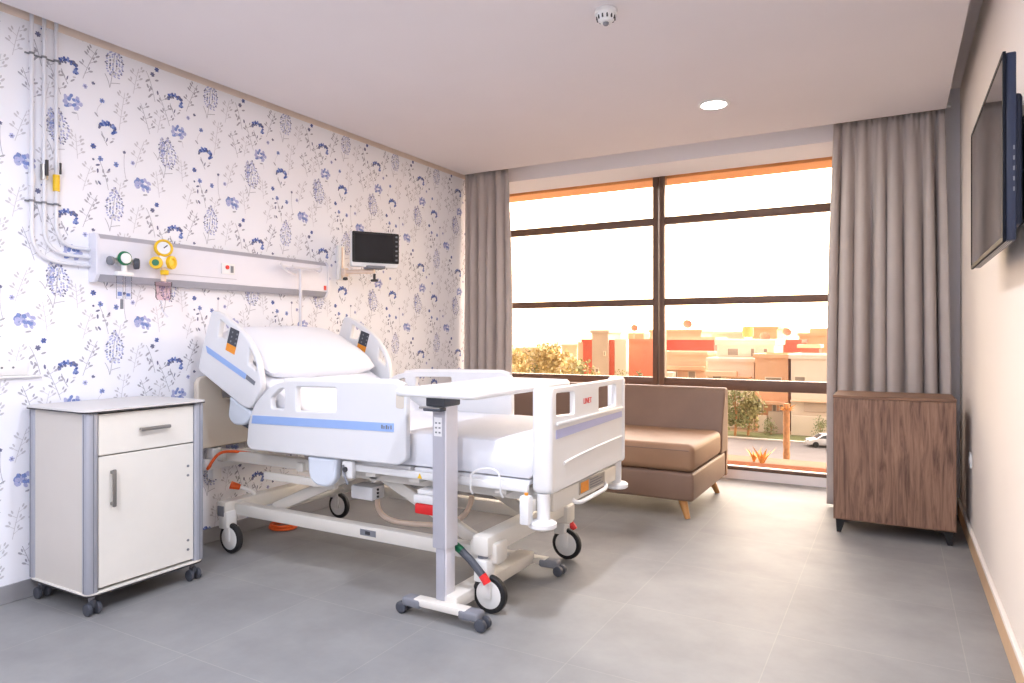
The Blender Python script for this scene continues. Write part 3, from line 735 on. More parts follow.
# ------------------------------------------------------------------ bedside cabinet
bx0, bx1, by0, by1 = -3.455, -2.985, 1.645, 2.20
cb = thing('bedside_cabinet', ((bx0+bx1)/2, (by0+by1)/2, 0), 'cream bedside cabinet with grey corner posts on small casters', 'bedside cabinet')
def f(b):
    b.box((bx0+.02, by0+.004, .10), (bx1-.03, by0+.018, .868), M['lamside'], .001, 1); b.box((bx0+.02, by1-.018, .10), (bx1-.03, by1-.004, .868), M['lamside'], .001, 1)
    b.box((bx0+.01, by0+.018, .10), (bx0+.024, by1-.018, .868), M['lamside']); b.box((bx0+.024, by0+.018, .85), (bx1-.05, by1-.018, .868), M['lamside']); b.box((bx0+.024, by0+.018, .102), (bx1-.05, by1-.018, .116), M['lamside'])
    b.box((bx0+.024, by0+.018, .67), (bx1-.05, by1-.018, .684), M['lamside'])
one('carcass', cb, f)
for (x, y) in ((bx1-.022, by0+.022), (bx1-.022, by1-.022), (bx0+.022, by0+.022), (bx0+.022, by1-.022)):
    def g(b):
        b.panel(rp([(x-.026, y-.026), (x+.026, y-.026), (x+.026, y+.026), (x-.026, y+.026)], .02, 4), [], (0, 0, .101), X, Y, .768, M['alu'], .001)
        sx_ = 1 if x > -3.2 else -1; sy_ = -1 if y < 1.9 else 1
        b.box((x-  .0015, y+sy_*.0265-.001, .105), (x+.0015, y+sy_*.0265+.001, .865), M['castgrey']); b.box((x+sx_*.0265-.001, y-.0015, .105), (x+sx_*.0265+.001, y+.0015, .865), M['castgrey'])
    one('corner_post', cb, g)
one('top_panel', cb, lambda b: b.panel(rp([(bx0-.012, by0-.018), (bx1+.014, by0-.018), (bx1+.014, by1+.018), (bx0-.012, by1+.018)], .045, 6), [], (0, 0, .872), X, Y, .012, M['cabtop'], .001))
one('top_edging', cb, lambda b: b.panel(rp([(bx0-.013, by0-.019), (bx1+.015, by0-.019), (bx1+.015, by1+.019), (bx0-.013, by1+.019)], .045, 6), [], (0, 0, .8695), X, Y, .0065, M['edge'], .001), 'dark edge band')
one('bottom_panel', cb, lambda b: (b.panel(rp([(bx0-.004, by0-.004), (bx1+.005, by0-.004), (bx1+.005, by1+.004), (bx0-.004, by1+.004)], .04, 6), [], (0, 0, .086), X, Y, .006, M['edge'], .001), b.panel(rp([(bx0-.003, by0-.003), (bx1+.004, by0-.003), (bx1+.004, by1+.003), (bx0-.003, by1+.003)], .04, 6), [], (0, 0, .0922), X, Y, .008, M['lam'], .001)))
fy0, fy1, fxx = by0+.05, by1-.05, bx1-.012
dr = one('drawer', cb, lambda b: b.box((fxx-.04, fy0, .683), (fxx+.006, fy1, .862), M['lam'], .002, 1))
def hnd_h(b):
    ym = (fy0+fy1)/2+.02
    for y in (ym-.06, ym+.06): b.box((fxx+.006, y-.007, .772), (fxx+.03, y+.007, .784), M['handle'], .003)
    b.box((fxx+.024, ym-.072, .770), (fxx+.036, ym+.072, .786), M['handle'], .004)
one('handle', dr, hnd_h, 'brushed metal pull')
do = one('door', cb, lambda b: b.box((fxx-.014, fy0, .112), (fxx+.006, fy1, .677), M['lam'], .002, 1))
def hnd_v(b):
    for z in (.468, .605): b.box((fxx+.006, fy0+.048, z-.007), (fxx+.03, fy0+.06, z+.007), M['handle'], .003)
    b.box((fxx+.024, fy0+.046, .455), (fxx+.036, fy0+.062, .618), M['handle'], .004)
one('handle', do, hnd_v, 'brushed metal pull')
for z in (.57, .525, .21, .165): one('hinge_cap', do, lambda b: b.cyl((fxx+.006, fy1-.03, z), (fxx+.009, fy1-.03, z), .006, M['castgrey'], n=14))
for (x, y) in ((bx1-.035, by0+.035), (bx1-.035, by1-.035), (bx0+.035, by0+.035), (bx0+.035, by1-.035)):
    c = one('caster', cb, lambda b: (b.cyl((x, y, .06), (x, y, .0858), .012, M['castgrey'], n=12), b.box((x-.016, y-.010, .03), (x+.022, y+.010, .068), M['dkgrey'], .008)))
    one('wheel', c, lambda b: [b.lathe([(.001, -.009), (.016, -.010), (.026, -.007), (.0275, 0), (.026, .007), (.016, .010), (.001, .009)], (x+.008, y+q, .0278), Y, M['dkgrey'], 24) for q in (-.02, .02)])

# ------------------------------------------------------------------ sofa
sx0, sx1, sy0, sy1 = -2.97, -1.13, 4.40, 5.42
so = thing('sofa', ((sx0+sx1)/2, (sy0+sy1)/2, 0), 'low brown armless sofa with tan wooden legs under the window', 'sofa')
one('base', so, lambda b: b.box((sx0, sy0+.008, .125), (sx1-.004, sy1-.05, .312), M['sofa2'], .022, 4))
def soft(b, a, c, m, bev, puff=.0):
    vs = b.box(a, c, m, bev, 5)
one('seat_cushion', so, lambda b: soft(b, (sx0-.004, sy0-.008, .317), (sx1+.004, sy1-.22, .498), M['sofa'], .045))
def f(b):
    prof = rp([(5.17, .30, .02), (5.36, .22, .02), (5.43, .24, .03), (5.445, .795, .05), (5.395, .835, .05), (5.30, .82, .05), (5.19, .50, .05)], n=5)
    prof = rp([(sy1-.225, .316, .02), (sy1-.03, .316, .02), (sy1+.0, .80, .045), (sy1-.10, .81, .05), (sy1-.20, .50, .05)], n=6)
    b.panel([(y, z) for y, z in prof], [], (sx0+.002, 0, 0), Y, Z, sx1-sx0+.004, M['sofa2'], .014, 3)
one('backrest', so, f)
one('back_frame', so, lambda b: b.panel(rp([(sy1-.048, .13), (sy1+.004, .13), (sy1+.024, .775), (sy1+.004, .775)], .01), [], (sx0+.004, 0, 0), Y, Z, sx1-sx0-.004, M['sofa'], .004))
one('piping', so, lambda b: [b.tube([(sx0+.03, sy0-.004, z), (sx1-.03, sy0-.004, z)], .005, M['sofa2'], 8) for z in (.458,)])
for (x, y, dx, dy) in ((sx1-.10, sy0+.10, .045, -.03), (sx1-.10, sy1-.14, .045, .05), (sx0+.10, sy0+.10, -.045, -.03), (sx0+.10, sy1-.14, -.045, .05)):
    one('leg', so, lambda b: b.cyl((x, y, .1245), (x+dx, y+dy, 0), .03, M['legwood'], r2=.017, n=18), 'tan wooden leg')

# ------------------------------------------------------------------ walnut cabinet
wx0_, wx1_, wy0, wy1, wz0, wz1 = -.33, .305, 4.60, 5.02, .088, .84
wc = thing('wooden_cabinet', (-.015, 4.81, 0), 'walnut veneer cabinet on black angled legs by right wall', 'cabinet')
def f(b):
    b.box((wx0_, wy0+.02, wz0), (wx0_+.018, wy1, wz1-.018), M['walnut'], .001, 1); b.box((wx1_-.018, wy0+.02, wz0), (wx1_, wy1, wz1-.018), M['walnut'], .001, 1)
    b.box((wx0_, wy0+.001, wz1-.0178), (wx1_, wy1, wz1), M['walnut2'], .001, 1); b.box((wx0_+.018, wy0+.02, wz0), (wx1_-.018, wy1, wz0+.018), M['walnut'], .001, 1)
    b.box((wx0_+.018, wy1-.008, wz0+.018), (wx1_-.018, wy1, wz1-.018), M['walnut'])
one('carcass', wc, f)
one('door', wc, lambda b: b.box((wx0_+.003, wy0, wz0+.003), (wx1_-.003, wy0+.019, wz1-.020), M['walnut'], .0015, 1))
one('front_edging', wc, lambda b: (b.box((wx0_, wy0-.001, wz0-.001), (wx1_, wy0+.019, wz0+.002), M['walnut2'])))
for (x, s) in ((wx0_, 1), (wx1_, -1)):
    for (y, q) in ((wy0+.03, 1), (wy1-.06, 1)):
        def f(b):
            pl_ = [(0, .087), (.10, .087), (.096, .078), (.05, .066), (.030, 0), (.006, 0)]
            pts = [(x+s*(.012+a), z) for a, z in pl_]
            b.panel(pts if s > 0 else pts[::-1], [], (0, y+.02, 0), X, Z, .02, M['black'], .002)
        one('leg', wc, f, 'black angled metal leg')

# ------------------------------------------------------------------ curtains
def curtain(name, label, xa, xb, ytop, seed, folds, edge_fn):
    b = MB(); NS, NZ = folds*14, 44; r = random.Random(seed)
    ph = [r.uniform(0, 6) for _ in range(4)]; zb, zt = .015, 2.70
    cols = []
    for i in range(NZ+1):
        t = i/NZ; z = zt + (zb-zt)*t; R = []
        for j in range(NS+1):
            s = j/NS; x0, x1 = edge_fn(t, xa, xb)
            ss = s + .012*math.sin(s*17+ph[0]+t*1.2) + .008*math.sin(s*31+ph[1]-t)
            x = x0 + (x1-x0)*s
            amp = (.020 + .040*min(1, t*3))*(.75+.5*noise.noise(V((s*5, seed, t*1.5))))
            w = math.sin(2*PI*folds*ss + ph[2]); w = math.copysign(abs(w)**.75, w)
            y = ytop + amp*w + .012*math.sin(2*PI*folds*.5*s+ph[3]+t*2)*min(1, t*2)
            if t < .05: y += .010*math.sin(2*PI*folds*3*s+ph[1])*(1-t/.05)
            x += .012*math.cos(2*PI*folds*ss+ph[2])*min(1, t*3)
            R.append(b.bm.verts.new((x, y, z)))
        cols.append(R)
    i_ = b.mi(M['curtain'])
    for a, c in zip(cols, cols[1:]):
        for k in range(NS): b.bm.faces.new((a[k], a[k+1], c[k+1], c[k]))
    t_ = thing(name, ((xa+xb)/2, ytop, 0), label, 'curtain')
    o = b.build('cloth', t_, smooth=80)
    md = o.modifiers.new('thickness', 'SOLIDIFY'); md.thickness = .003
    one('curtain_track', t_, lambda q: q.box((min(xa, xb), ytop-.015, 2.702), (max(xa, xb), ytop+.015, 2.73), M['track'], .003))
    return t_
def er(t, a, c):      # right curtain: gathered at the top, widest in the middle
    return a + .04*(1-t)**2*1.0 + (.0 if t < .5 else 0), c - .035*(1-t) + .01*t
curtain('curtain', 'taupe pleated curtain hanging behind the walnut cabinet', -.415, .32, 5.31, 5, 7, er)
def el(t, a, c): return a, c - .02*(1-t) + .02*math.sin(PI*min(1, t*1.3))
curtain('curtain', 'taupe pleated curtain in the corner beside the floral wall', -3.46, -2.985, 5.30, 11, 5, el)

# ------------------------------------------------------------------ television on the right wall
tv = thing('television', (.33, 2.9, 1.75), 'wide black flat television mounted on the right wall', 'television')
one('casing', tv, lambda b: (b.box((.281, 2.432, 1.478), (.306, 3.377, 2.024), M['tvback'], .004), b.box((.306, 2.52, 1.53), (.333, 3.29, 1.93), M['tvback'], .012)))
one('bezel', tv, lambda b: b.panel(rp([(2.428, 1.474), (3.381, 1.474), (3.381, 2.028), (2.428, 2.028)], .006), [rect(2.440, 1.490, 3.369, 2.017)], (.2725, 0, 0), Y, Z, .0085, M['tvframe'], .0015))
one('screen', tv, lambda b: b.box((.2745, 2.4395, 1.4895), (.2798, 3.3695, 2.0175), M['screen']))
one('speaker_grille', tv, lambda b: [b.box((.284+.006*i, 2.46, 1.4768), (.287+.006*i, 3.35, 1.4778), M['chrome']) for i in range(3)], 'metal strip along the bottom edge', smooth=0)
one('wall_bracket', tv, lambda b: (b.box((.334, 2.75, 1.6), (.344, 3.05, 1.9), M['black'], .002), b.box((.344, 2.86, 1.65), (.365, 2.94, 1.85), M['black'], .002), b.box((.365, 2.72, 1.58), (.378, 3.08, 1.92), M['black'], .002)))
one('port_panel', tv, lambda b: [b.box((.298, 2.4305, 1.62+.03*k), (.302, 2.4318, 1.632+.03*k), M['castgrey']) for k in range(5)], smooth=0)

# ------------------------------------------------------------------ small fittings on walls
t = thing('wall_socket', (XR, 4.66, .495), 'small white socket on right wall beside the walnut cabinet', 'wall socket')
one('plate', t, lambda b: b.box((XR-.010, 4.615, .455), (XR-.0006, 4.705, .535), M['white'], .003)); one('socket_face', t, lambda b: b.cyl((XR-.0102, 4.66, .495), (XR-.013, 4.66, .495), .022, M['white'], n=24))
t = thing('socket_panel', (XL, 1.4, 1.05), 'long white socket panel on the floral wall above the bedside cabinet', 'socket panel')
one('plate', t, lambda b: b.box((XL+.0012, .95, 1.022), (XL+.014, 1.645, 1.086), M['white'], .004))
one('cover_strip', t, lambda b: b.box((XL+.0012, .95, 1.010), (XL+.020, 1.70, 1.021), M['white'], .003))
one('socket_holes', t, lambda b: [b.cyl((XL+.0142, 1.00+.045*k+(.06 if k % 2 else 0)*0, 1.058), (XL+.0155, 1.00+.045*k, 1.058), .005, M['castgrey'], n=8) for k in range(14)], smooth=0)

# bed-head unit
y0u, y1u = 1.922, 3.505
hu = thing('bed_head_unit', (XL, 2.7, 1.59), 'long white bed head supply unit with grey edges on floral wall', 'bed head unit')
one('housing', hu, lambda b: b.prism([(XL+.001, 1.505), (XL+.062, 1.505), (XL+.064, 1.52), (XL+.064, 1.668), (XL+.06, 1.682), (XL+.001, 1.682)], (0, y0u+.02, 0), X, Z, -(y1u-y0u-.04), M['unit']))
one('top_strip', hu, lambda b: b.prism([(XL+.001, 1.6825), (XL+.059, 1.6825), (XL+.044, 1.706), (XL+.001, 1.706)], (0, y0u+.02, 0), X, Z, -(y1u-y0u-.04), M['alu2']), 'lilac grey top strip')
one('bottom_strip', hu, lambda b: b.prism([(XL+.001, 1.471), (XL+.040, 1.471), (XL+.061, 1.5045), (XL+.001, 1.5045)], (0, y0u+.02, 0), X, Z, -(y1u-y0u-.04), M['alu2']), 'lilac grey bottom strip')
for y in (y0u, y1u-.0195): one('end_cap', hu, lambda b: b.panel(rp([(XL+.001, 1.466), (XL+.043, 1.466), (XL+.068, 1.504), (XL+.068, 1.684), (XL+.049, 1.710), (XL+.001, 1.710)], .006), [], (0, y+.0195, 0), X, Z, .0195, M['unit'], .003))
xf = XL+.0645
cp = one('call_plate', hu, lambda b: b.box((xf, 2.635, 1.562), (xf+.006, 2.725, 1.625), M['white'], .002))
one('red_button', cp, lambda b: b.cyl((xf+.006, 2.672, 1.602), (xf+.0105, 2.672, 1.602), .012, M['red'], n=18), 'red call button')
one('grey_switch', cp, lambda b: b.box((xf+.006, 2.695, 1.572), (xf+.009, 2.715, 1.612), M['castgrey'], .001, 1))
one('red_indicator', hu, lambda b: b.box((xf, 3.452, 1.515), (xf+.004, 3.474, 1.545), M['red'], .001, 1))
one('cover_flap', hu, lambda b: b.box((xf, 2.30, 1.535), (xf+.0025, 2.74, 1.5375), M['alu2']), smooth=0)
for y in (2.035, 2.244): one('gas_outlet', hu, lambda b: b.cyl((xf, y, 1.58), (xf+.012, y, 1.58), .028, M['white'], n=24))

# oxygen flowmeter
fmx, fy = XL+.11, 2.035
t = thing('oxygen_flowmeter', (fmx, fy, 1.58), 'green and grey oxygen flowmeter with two clear tubes on the wall unit', 'flowmeter')
one('valve_body', t, lambda b: (b.cyl((xf+.0125, fy, 1.58), (fmx+.005, fy, 1.58), .014, M['chrome'], n=16), b.cyl((fmx-.004, fy-.055, 1.575), (fmx-.004, fy+.05, 1.575), .014, M['chrome'], n=16), b.cyl((fmx, fy, 1.50), (fmx, fy, 1.575), .013, M['white'], n=16)))
one('green_collar', t, lambda b: b.lathe([(.016, 0), (.033, .002), (.036, .008), (.034, .016), (.02, .018)], (fmx+.002, fy-.004, 1.588), X, M['green'], 24), 'green collar')
one('gauge_face', t, lambda b: b.lathe([(.026, 0), (.026, .006), (.02, .010), (.001, .010)], (fmx+.0205, fy-.004, 1.588), X, M['white'], 24))
one('side_knob', t, lambda b: b.lathe([(.014, 0), (.026, .002), (.029, .010), (.027, .026), (.018, .030), (.001, .030)], (fmx-.008, fy+.052, 1.568), V((.5, .85, 0)), M['dkgrey'], 24), 'dark grey knob')
one('inlet_nut', t, lambda b: b.lathe([(.012, 0), (.021, .002), (.022, .018), (.012, .022)], (fmx-.004, fy-.056, 1.572), V((.2, -1, 0)), M['castgrey'], 16))
def f(b):
    pass
for y in (fy-.022, fy+.022): one('flow_tube', t, lambda b: b.cyl((fmx, y, 1.385), (fmx, y, 1.505), .0155, M['clear'], n=18, bev=.004), 'clear plastic tube')
one('manifold', t, lambda b: (b.box((fmx-.016, fy-.042, 1.500), (fmx+.016, fy+.042, 1.522), M['white'], .006), b.cyl((fmx, fy-.022, 1.40), (fmx, fy-.022, 1.42), .009, M['f_mid'], n=10), b.cyl((fmx, fy+.022, 1.40), (fmx, fy+.022, 1.415), .009, M['f_mid'], n=10), b.cyl((fmx, fy-.012, 1.335), (fmx, fy-.012, 1.384), .007, M['castgrey'], n=10)))
# vacuum regulator
vy = 2.244
t = thing('vacuum_regulator', (fmx, vy, 1.58), 'yellow vacuum regulator with pink tinted jar on the wall unit', 'vacuum regulator')
one('valve_body', t, lambda b: (b.cyl((xf+.0125, vy, 1.58), (fmx+.01, vy, 1.58), .018, M['white'], n=16), b.box((fmx-.02, vy-.03, 1.56), (fmx+.02, vy+.03, 1.625), M['white'], .012), b.cyl((fmx, vy+.002, 1.49), (fmx, vy+.002, 1.56), .013, M['cream'], n=14)))
ga = one('gauge', t, lambda b: b.lathe([(.02, -.02), (.042, -.016), (.046, 0), (.046, .014), (.042, .020), (.036, .018), (.034, .010), (.001, .010)], (fmx+.005, vy-.003, 1.662), V((1, -.35, .1)), M['yellow'], 28), 'yellow gauge')
nv = V((1, -.35, .1)).normalized()
one('gauge_dial', ga, lambda b: b.lathe([(.033, .0105), (.033, .012), (.001, .0125)], (fmx+.005, vy-.003, 1.662), nv, M['paperlabel'], 24))
one('gauge_needle', ga, lambda b: b.tube([V((fmx+.005, vy-.003, 1.662))+nv*.0145, V((fmx+.005, vy+.014, 1.676))+nv*.0145+V((.004, 0, 0))], .0028, M['dark'], 6))
one('right_knob', t, lambda b: b.lathe([(.02, 0), (.033, .003), (.037, .014), (.034, .028), (.022, .030), (.016, .022), (.001, .022)], (fmx+.0, vy+.030, 1.590), V((.85, .35, 0)), M['yellow'], 24), 'yellow knob')
lk = one('left_knob', t, lambda b: b.lathe([(.018, 0), (.031, .003), (.033, .014), (.03, .024), (.001, .025)], (fmx-.0, vy-.036, 1.582), V((.7, -.7, 0)), M['yellow'], 24), 'yellow knob with a green face')
one('green_face', lk, lambda b: b.cyl(V((fmx, vy-.036, 1.582))+V((.7, -.7, 0)).normalized()*.0255, V((fmx, vy-.036, 1.582))+V((.7, -.7, 0)).normalized()*.028, .017, M['green'], n=18))
one('yellow_fitting', t, lambda b: b.lathe([(.01, -.014), (.02, -.012), (.021, .010), (.01, .014)], (fmx+.012, vy, 1.535), Z, M['yellow'], 18))
one('collection_jar', t, lambda b: (b.lathe([(.02, 0), (.042, -.004), (.042, -.02), (.038, -.028), (.038, -.085), (.03, -.098), (.001, -.1)], (fmx, vy+.002, 1.488), Z, M['pink'], 24)), 'clear jar with a pink tint')
one('hose', t, lambda b: b.tube(bez((fmx, vy-.01, 1.387), (fmx, vy-.02, 1.34), (fmx+.01, vy+.02, 1.30), 6), .005, M['clear'], 8))

# gas pipes
def pipe(y, zend, label, extra):
    t = thing('gas_pipe', (XL+.03, y, 1.5), label, 'pipe', 'white gas pipes on the floral wall')
    xx = XL+.017; R = .14 if y < 1.7 else (.12 if y < 1.74 else .10)
    pts = [V((xx, y, CZ2-.01)), V((xx, y, 2.2)), V((xx, y, zend+R+.02))] + bez((xx, y, zend+R), (xx, y, zend), (xx, y+R, zend), 8) + [V((xx, y+R+.03, zend)), V((xx, y0u-.001, zend))]
    one('tube', t, lambda b: b.tube(pts, .0085, M['ivory'], 12))
    extra(t, xx)
pipe(1.659, 1.548, 'leftmost of the three white gas pipes, with the widest bottom bend', lambda t, xx: one('joint_sleeve', t, lambda b: b.cyl((xx, 1.659, 1.89), (xx, 1.659, 1.95), .0135, M['ivory'], n=14)))
pipe(1.712, 1.588, 'middle white gas pipe with a black valve lever', lambda t, xx: (one('shut_off_valve', t, lambda b: b.cyl((xx, 1.712, 1.93), (xx, 1.712, 2.0), .016, M['chrome'], n=14)), one('valve_lever', t, lambda b: b.box((xx+.017, 1.706, 1.945), (xx+.026, 1.720, 2.02), M['dark'], .003), 'black lever')))
pipe(1.765, 1.628, 'white gas pipe nearest the wall unit, with a yellow tag', lambda t, xx: (one('yellow_tag', t, lambda b: b.cyl((xx, 1.765, 1.885), (xx, 1.765, 1.962), .0145, M['yellow'], n=14), 'yellow tag'), one('valve_lever', t, lambda b: b.box((xx+.013, 1.770, 1.965), (xx+.020, 1.780, 2.02), M['dark'], .003))))
for z, lab in ((2.50, 'thin grey clamp across the three pipes near the ceiling'), (1.822, 'thin grey clamp across the three pipes above their bends')):
    b = MB()
    b.box((XL+.0022, 1.635, z-.004), (XL+.008, 1.792, z+.004), M['castgrey'], .002)
    for y in (1.659, 1.712, 1.765): b.lathe([(.009, -.005), (.0115, -.005), (.0115, .005), (.009, .005)], (XL+.017, y, z), Z, M['castgrey'], 16)
    tag(b.build('pipe_clamp', loc=(XL, 1.71, z)), lab, 'pipe clamp', 'pipe clamps on the floral wall')

# IV pole standing in its socket at the bed head
ix, iy = -3.37, 3.2
t = thing('drip_pole', (ix, iy, .55), 'thin grey drip pole with hooks rising behind the bed head', 'drip pole')
one('pole', t, lambda b: (b.cyl((ix, iy, .55), (ix, iy, 1.20), .014, M['chrome'], n=14), b.cyl((ix, iy, 1.20), (ix, iy, 1.635), .010, M['alulight'], n=14)))
one('collar', t, lambda b: b.cyl((ix, iy, 1.19), (ix, iy, 1.235), .02, M['castgrey'], n=14))
def f(b):
    b.tube([(ix, iy-.165, 1.66), (ix, iy-.15, 1.642), (ix, iy-.12, 1.638), (ix, iy, 1.641), (ix, iy+.14, 1.645), (ix, iy+.17, 1.65), (ix, iy+.185, 1.668)], .008, M['alulight'], 10)
    for y in (-.12, .13): b.tube(bez((ix+.002, iy+y, 1.640), (ix+.05, iy+y, 1.60), (ix+.06, iy+y, 1.65), 6), .005, M['alulight'], 8)
    b.tube(bez((ix, iy-.165, 1.66), (ix+.01, iy-.15, 1.61), (ix+.01, iy-.05, 1.595), 6), .006, M['alulight'], 8)
one('hook_bar', t, f)

# patient monitor
mc = V((-3.195, 3.73, 1.812)); mr = V((.517, .856, 0)).normalized(); mn = V((.856, -.517, 0)).normalized()
ta = thing('monitor_arm', (XL, 3.67, 1.72), 'white wall rail with swing arm carrying the patient monitor', 'monitor arm')
one('wall_rail', ta, lambda b: (b.box((XL+.0012, 3.635, 1.60), (XL+.028, 3.70, 1.845), M['white'], .006), b.box((XL+.0285, 3.66, 1.61), (XL+.034, 3.676, 1.835), M['cream'], .001, 1)))
one('arm', ta, lambda b: (b.box((XL+.0345, 3.645, 1.625), (XL+.075, 3.69, 1.685), M['cream'], .008), b.tube([(XL+.07, 3.668, 1.655), (-3.30, 3.70, 1.657), (mc.x-.01, mc.y, 1.657)], .016, M['cream'], 12)))
one('arm_knob', ta, lambda b: b.lathe([(.008, 0), (.016, -.004), (.018, -.02), (.001, -.024)], (XL+.06, 3.668, 1.62), Z, M['dark'], 16), 'dark clamp knob')
one('clamp_knob', ta, lambda b: (b.cyl((mc.x-.01, mc.y, 1.585), (mc.x-.01, mc.y, 1.638), .009, M['dark'], n=12), b.lathe([(.02, 0), (.028, -.006), (.024, -.016), (.001, -.018)], (mc.x-.01, mc.y, 1.60), Z, M['dark'], 16)), 'black clamp knob')
one('mounting_plate', ta, lambda b: b.panel([(-.075, 0), (.075, 0), (.05, .012), (-.05, .012)][::1], [], (mc.x-.01-mn.x*.03, mc.y-mn.y*.03, 1.674), mr, mn, .018, M['castgrey'], .002) if False else b.box((mc.x-.075, mc.y-.05, 1.673), (mc.x+.055, mc.y+.05, 1.692), M['castgrey'], .004, rot=Matrix.Rotation(math.atan2(mr.y, mr.x)-PI/2*0, 3, 'Z'), piv=(mc.x-.01, mc.y, 1.68)))
pm = thing('patient_monitor', (mc.x, mc.y, 1.693), 'black screened patient monitor on a swing arm, screen off', 'patient monitor')
o3 = mc - mn*.05; up = Z
one('casing', pm, lambda b: (b.panel(rp(rect(-.172, -.128, .172, .118), .016), [], o3, mr, up, .055, M['white'], .008, 3), b.panel(rp(rect(-.14, -.12, .14, .10), .03), [], o3-mn*.06, mr, up, .06, M['white'], .01, 3)))
one('bezel', pm, lambda b: b.panel(rp(rect(-.170, -.098, .170, .117), .012), [], o3+mn*.0555, mr, up, .006, M['mbezel'], .002))
one('screen', pm, lambda b: b.panel(rect(-.150, -.085, .128, .102), [], o3+mn*.0617, mr, up, .0012, M['mscreen'], .0004), 'dark grey screen')
for k in range(6): one('button', pm, lambda b: b.panel(rp(rect(.143, -.078+.033*k, .158, -.066+.033*k), .003), [], o3+mn*.0617, mr, up, .0022, M['castgrey'], .0006))

# ------------------------------------------------------------------ outside
GZ = -11.0
TH = math.atan(383/683); S_, C_ = math.sin(TH), math.cos(TH)
def at(u, v, y):       # point seen at (u,v) on the plane at distance y in front of the facade
    a = (u-512)/683; c = (336-v)/683; k = y/(C_+a*S_); return V(((-S_+a*C_)*k, y, 1.2+c*k))
b = MB(); b.box((-400, 7.2, GZ-.5), (160, 900, GZ), M['dirt']); struct(b.build('ground', smooth=0))
b = MB(); b.box((-300, 58, GZ+.001), (120, 84, GZ+.03), M['road']); struct(b.build('street', smooth=0))
b = MB(); b.box((-300, 84, GZ+.001), (120, 84.6, GZ+.16), M['kerb'], .02); struct(b.build('kerb', smooth=0))
b = MB(); b.box((-300, 84.6, GZ+.001), (120, 89.5, GZ+.12), M['lawn']); tag(struct(b.build('verge', smooth=0)))
b = MB(); b.box((-300, 7.3, GZ+.001), (120, 57.5, GZ+.05), M['road']); struct(b.build('pavement', smooth=0))
def hills():
    b = MB(); pts = []
    for k in range(61):
        x = -620+k*16; h = 9+7*noise.noise(V((x*.006, 2, 0)))+3*noise.noise(V((x*.03, 5, 0)))
        pts.append((x, h))
    rows = []
    for (yy, q) in ((560, -.9), (640, .35), (700, 1), (820, .5)):
        rows.append([b.bm.verts.new((x, yy+8*noise.noise(V((x*.01, yy, 0))), GZ + max(0, (h+8)*q) if q > 0 else GZ-1)) for x, h in pts])
    b.loft(rows, M['hill'], caps=False, closed=False)
    return b.build('hills', smooth=80)
struct(hills())
def bld(name, label, x0, x1, y0, dep, ztop, wall, wins=(), extras=(), roofm=None, group='houses across the street', zb=GZ):
    t = thing(name, ((x0+x1)/2, y0+dep/2, zb), label, 'building', group)
    one('wall', t, lambda b: b.box((x0, y0, zb), (x1, y0+dep, ztop), M[wall]), smooth=0)
    one('parapet', t, lambda b: (b.box((x0-.25, y0-.25, ztop), (x1+.25, y0+.15, ztop+.5), M[roofm or wall]), b.box((x0-.25, y0+dep-.15, ztop), (x1+.25, y0+dep+.25, ztop+.5), M[roofm or wall]), b.box((x0-.25, y0+.15, ztop), (x0+.15, y0+dep-.15, ztop+.5), M[roofm or wall]), b.box((x1-.15, y0+.15, ztop), (x1+.25, y0+dep-.15, ztop+.5), M[roofm or wall])), smooth=0)
    for (a, c, z0, z1) in wins:
        w = one('window', t, lambda b: b.panel(rect(a, z0, c, z1), [rect(a+.12, z0+.12, c-.12, z1-.12)], (0, y0-.001, 0), X, Z, .16, M['x_white'], .01), smooth=0)
        one('pane', w, lambda b: b.box((a+.11, y0-.06, z0+.11), (c-.11, y0-.002, z1-.11), M['x_glass']), smooth=0)
    for (nm, a, c, ya, yb, z0, z1, m) in extras:
        one(nm, t, lambda b: b.box((a, ya, z0), (c, yb, z1), M[m], .03, 1), smooth=0)
    return t
def ux(u, y): return at(u, 336, y).x
def vz(u, v, y): return at(u, v, y).z
def rw(u0, v0, u1, v1, y): return (ux(u0, y), ux(u1, y), vz((u0+u1)/2, v1, y), vz((u0+u1)/2, v0, y))
yb = 100
# white villa in the middle of the right pane: recessed upper storey over a terrace
z1 = vz(745, 345, 101)
bld('villa', 'white flat roofed villa with three dark upper windows', ux(717, 101), ux(774, 101), 101, 9, z1, 'x_white',
    [rw(727, 348, 739, 356, 101), rw(750, 348, 755, 357, 101), rw(763, 348, 768, 357, 101), rw(722, 400, 734, 412, 101), rw(742, 400, 752, 412, 101)],
    [('roof_slab', ux(715, 101), ux(776, 101), 100.7, 110.4, z1+.5, z1+.8, 'x_white')])
bld('house', 'low cream house with a balcony in front of the villa', ux(708, 94), ux(754, 94), 94, 6.1, vz(730, 362, 94), 'x_white',
    [rw(712, 371, 722, 379, 94), rw(730, 376, 750, 381, 94), rw(712, 398, 722, 410, 94)],
    [('balcony', ux(707, 94), ux(738, 94), 92.8, 93.98, vz(720, 376, 94), vz(720, 371, 94), 'x_cream'), ('awning', ux(728, 94), ux(752, 94), 93, 93.98, vz(740, 378, 94), vz(740, 376, 94), 'x_peach')])
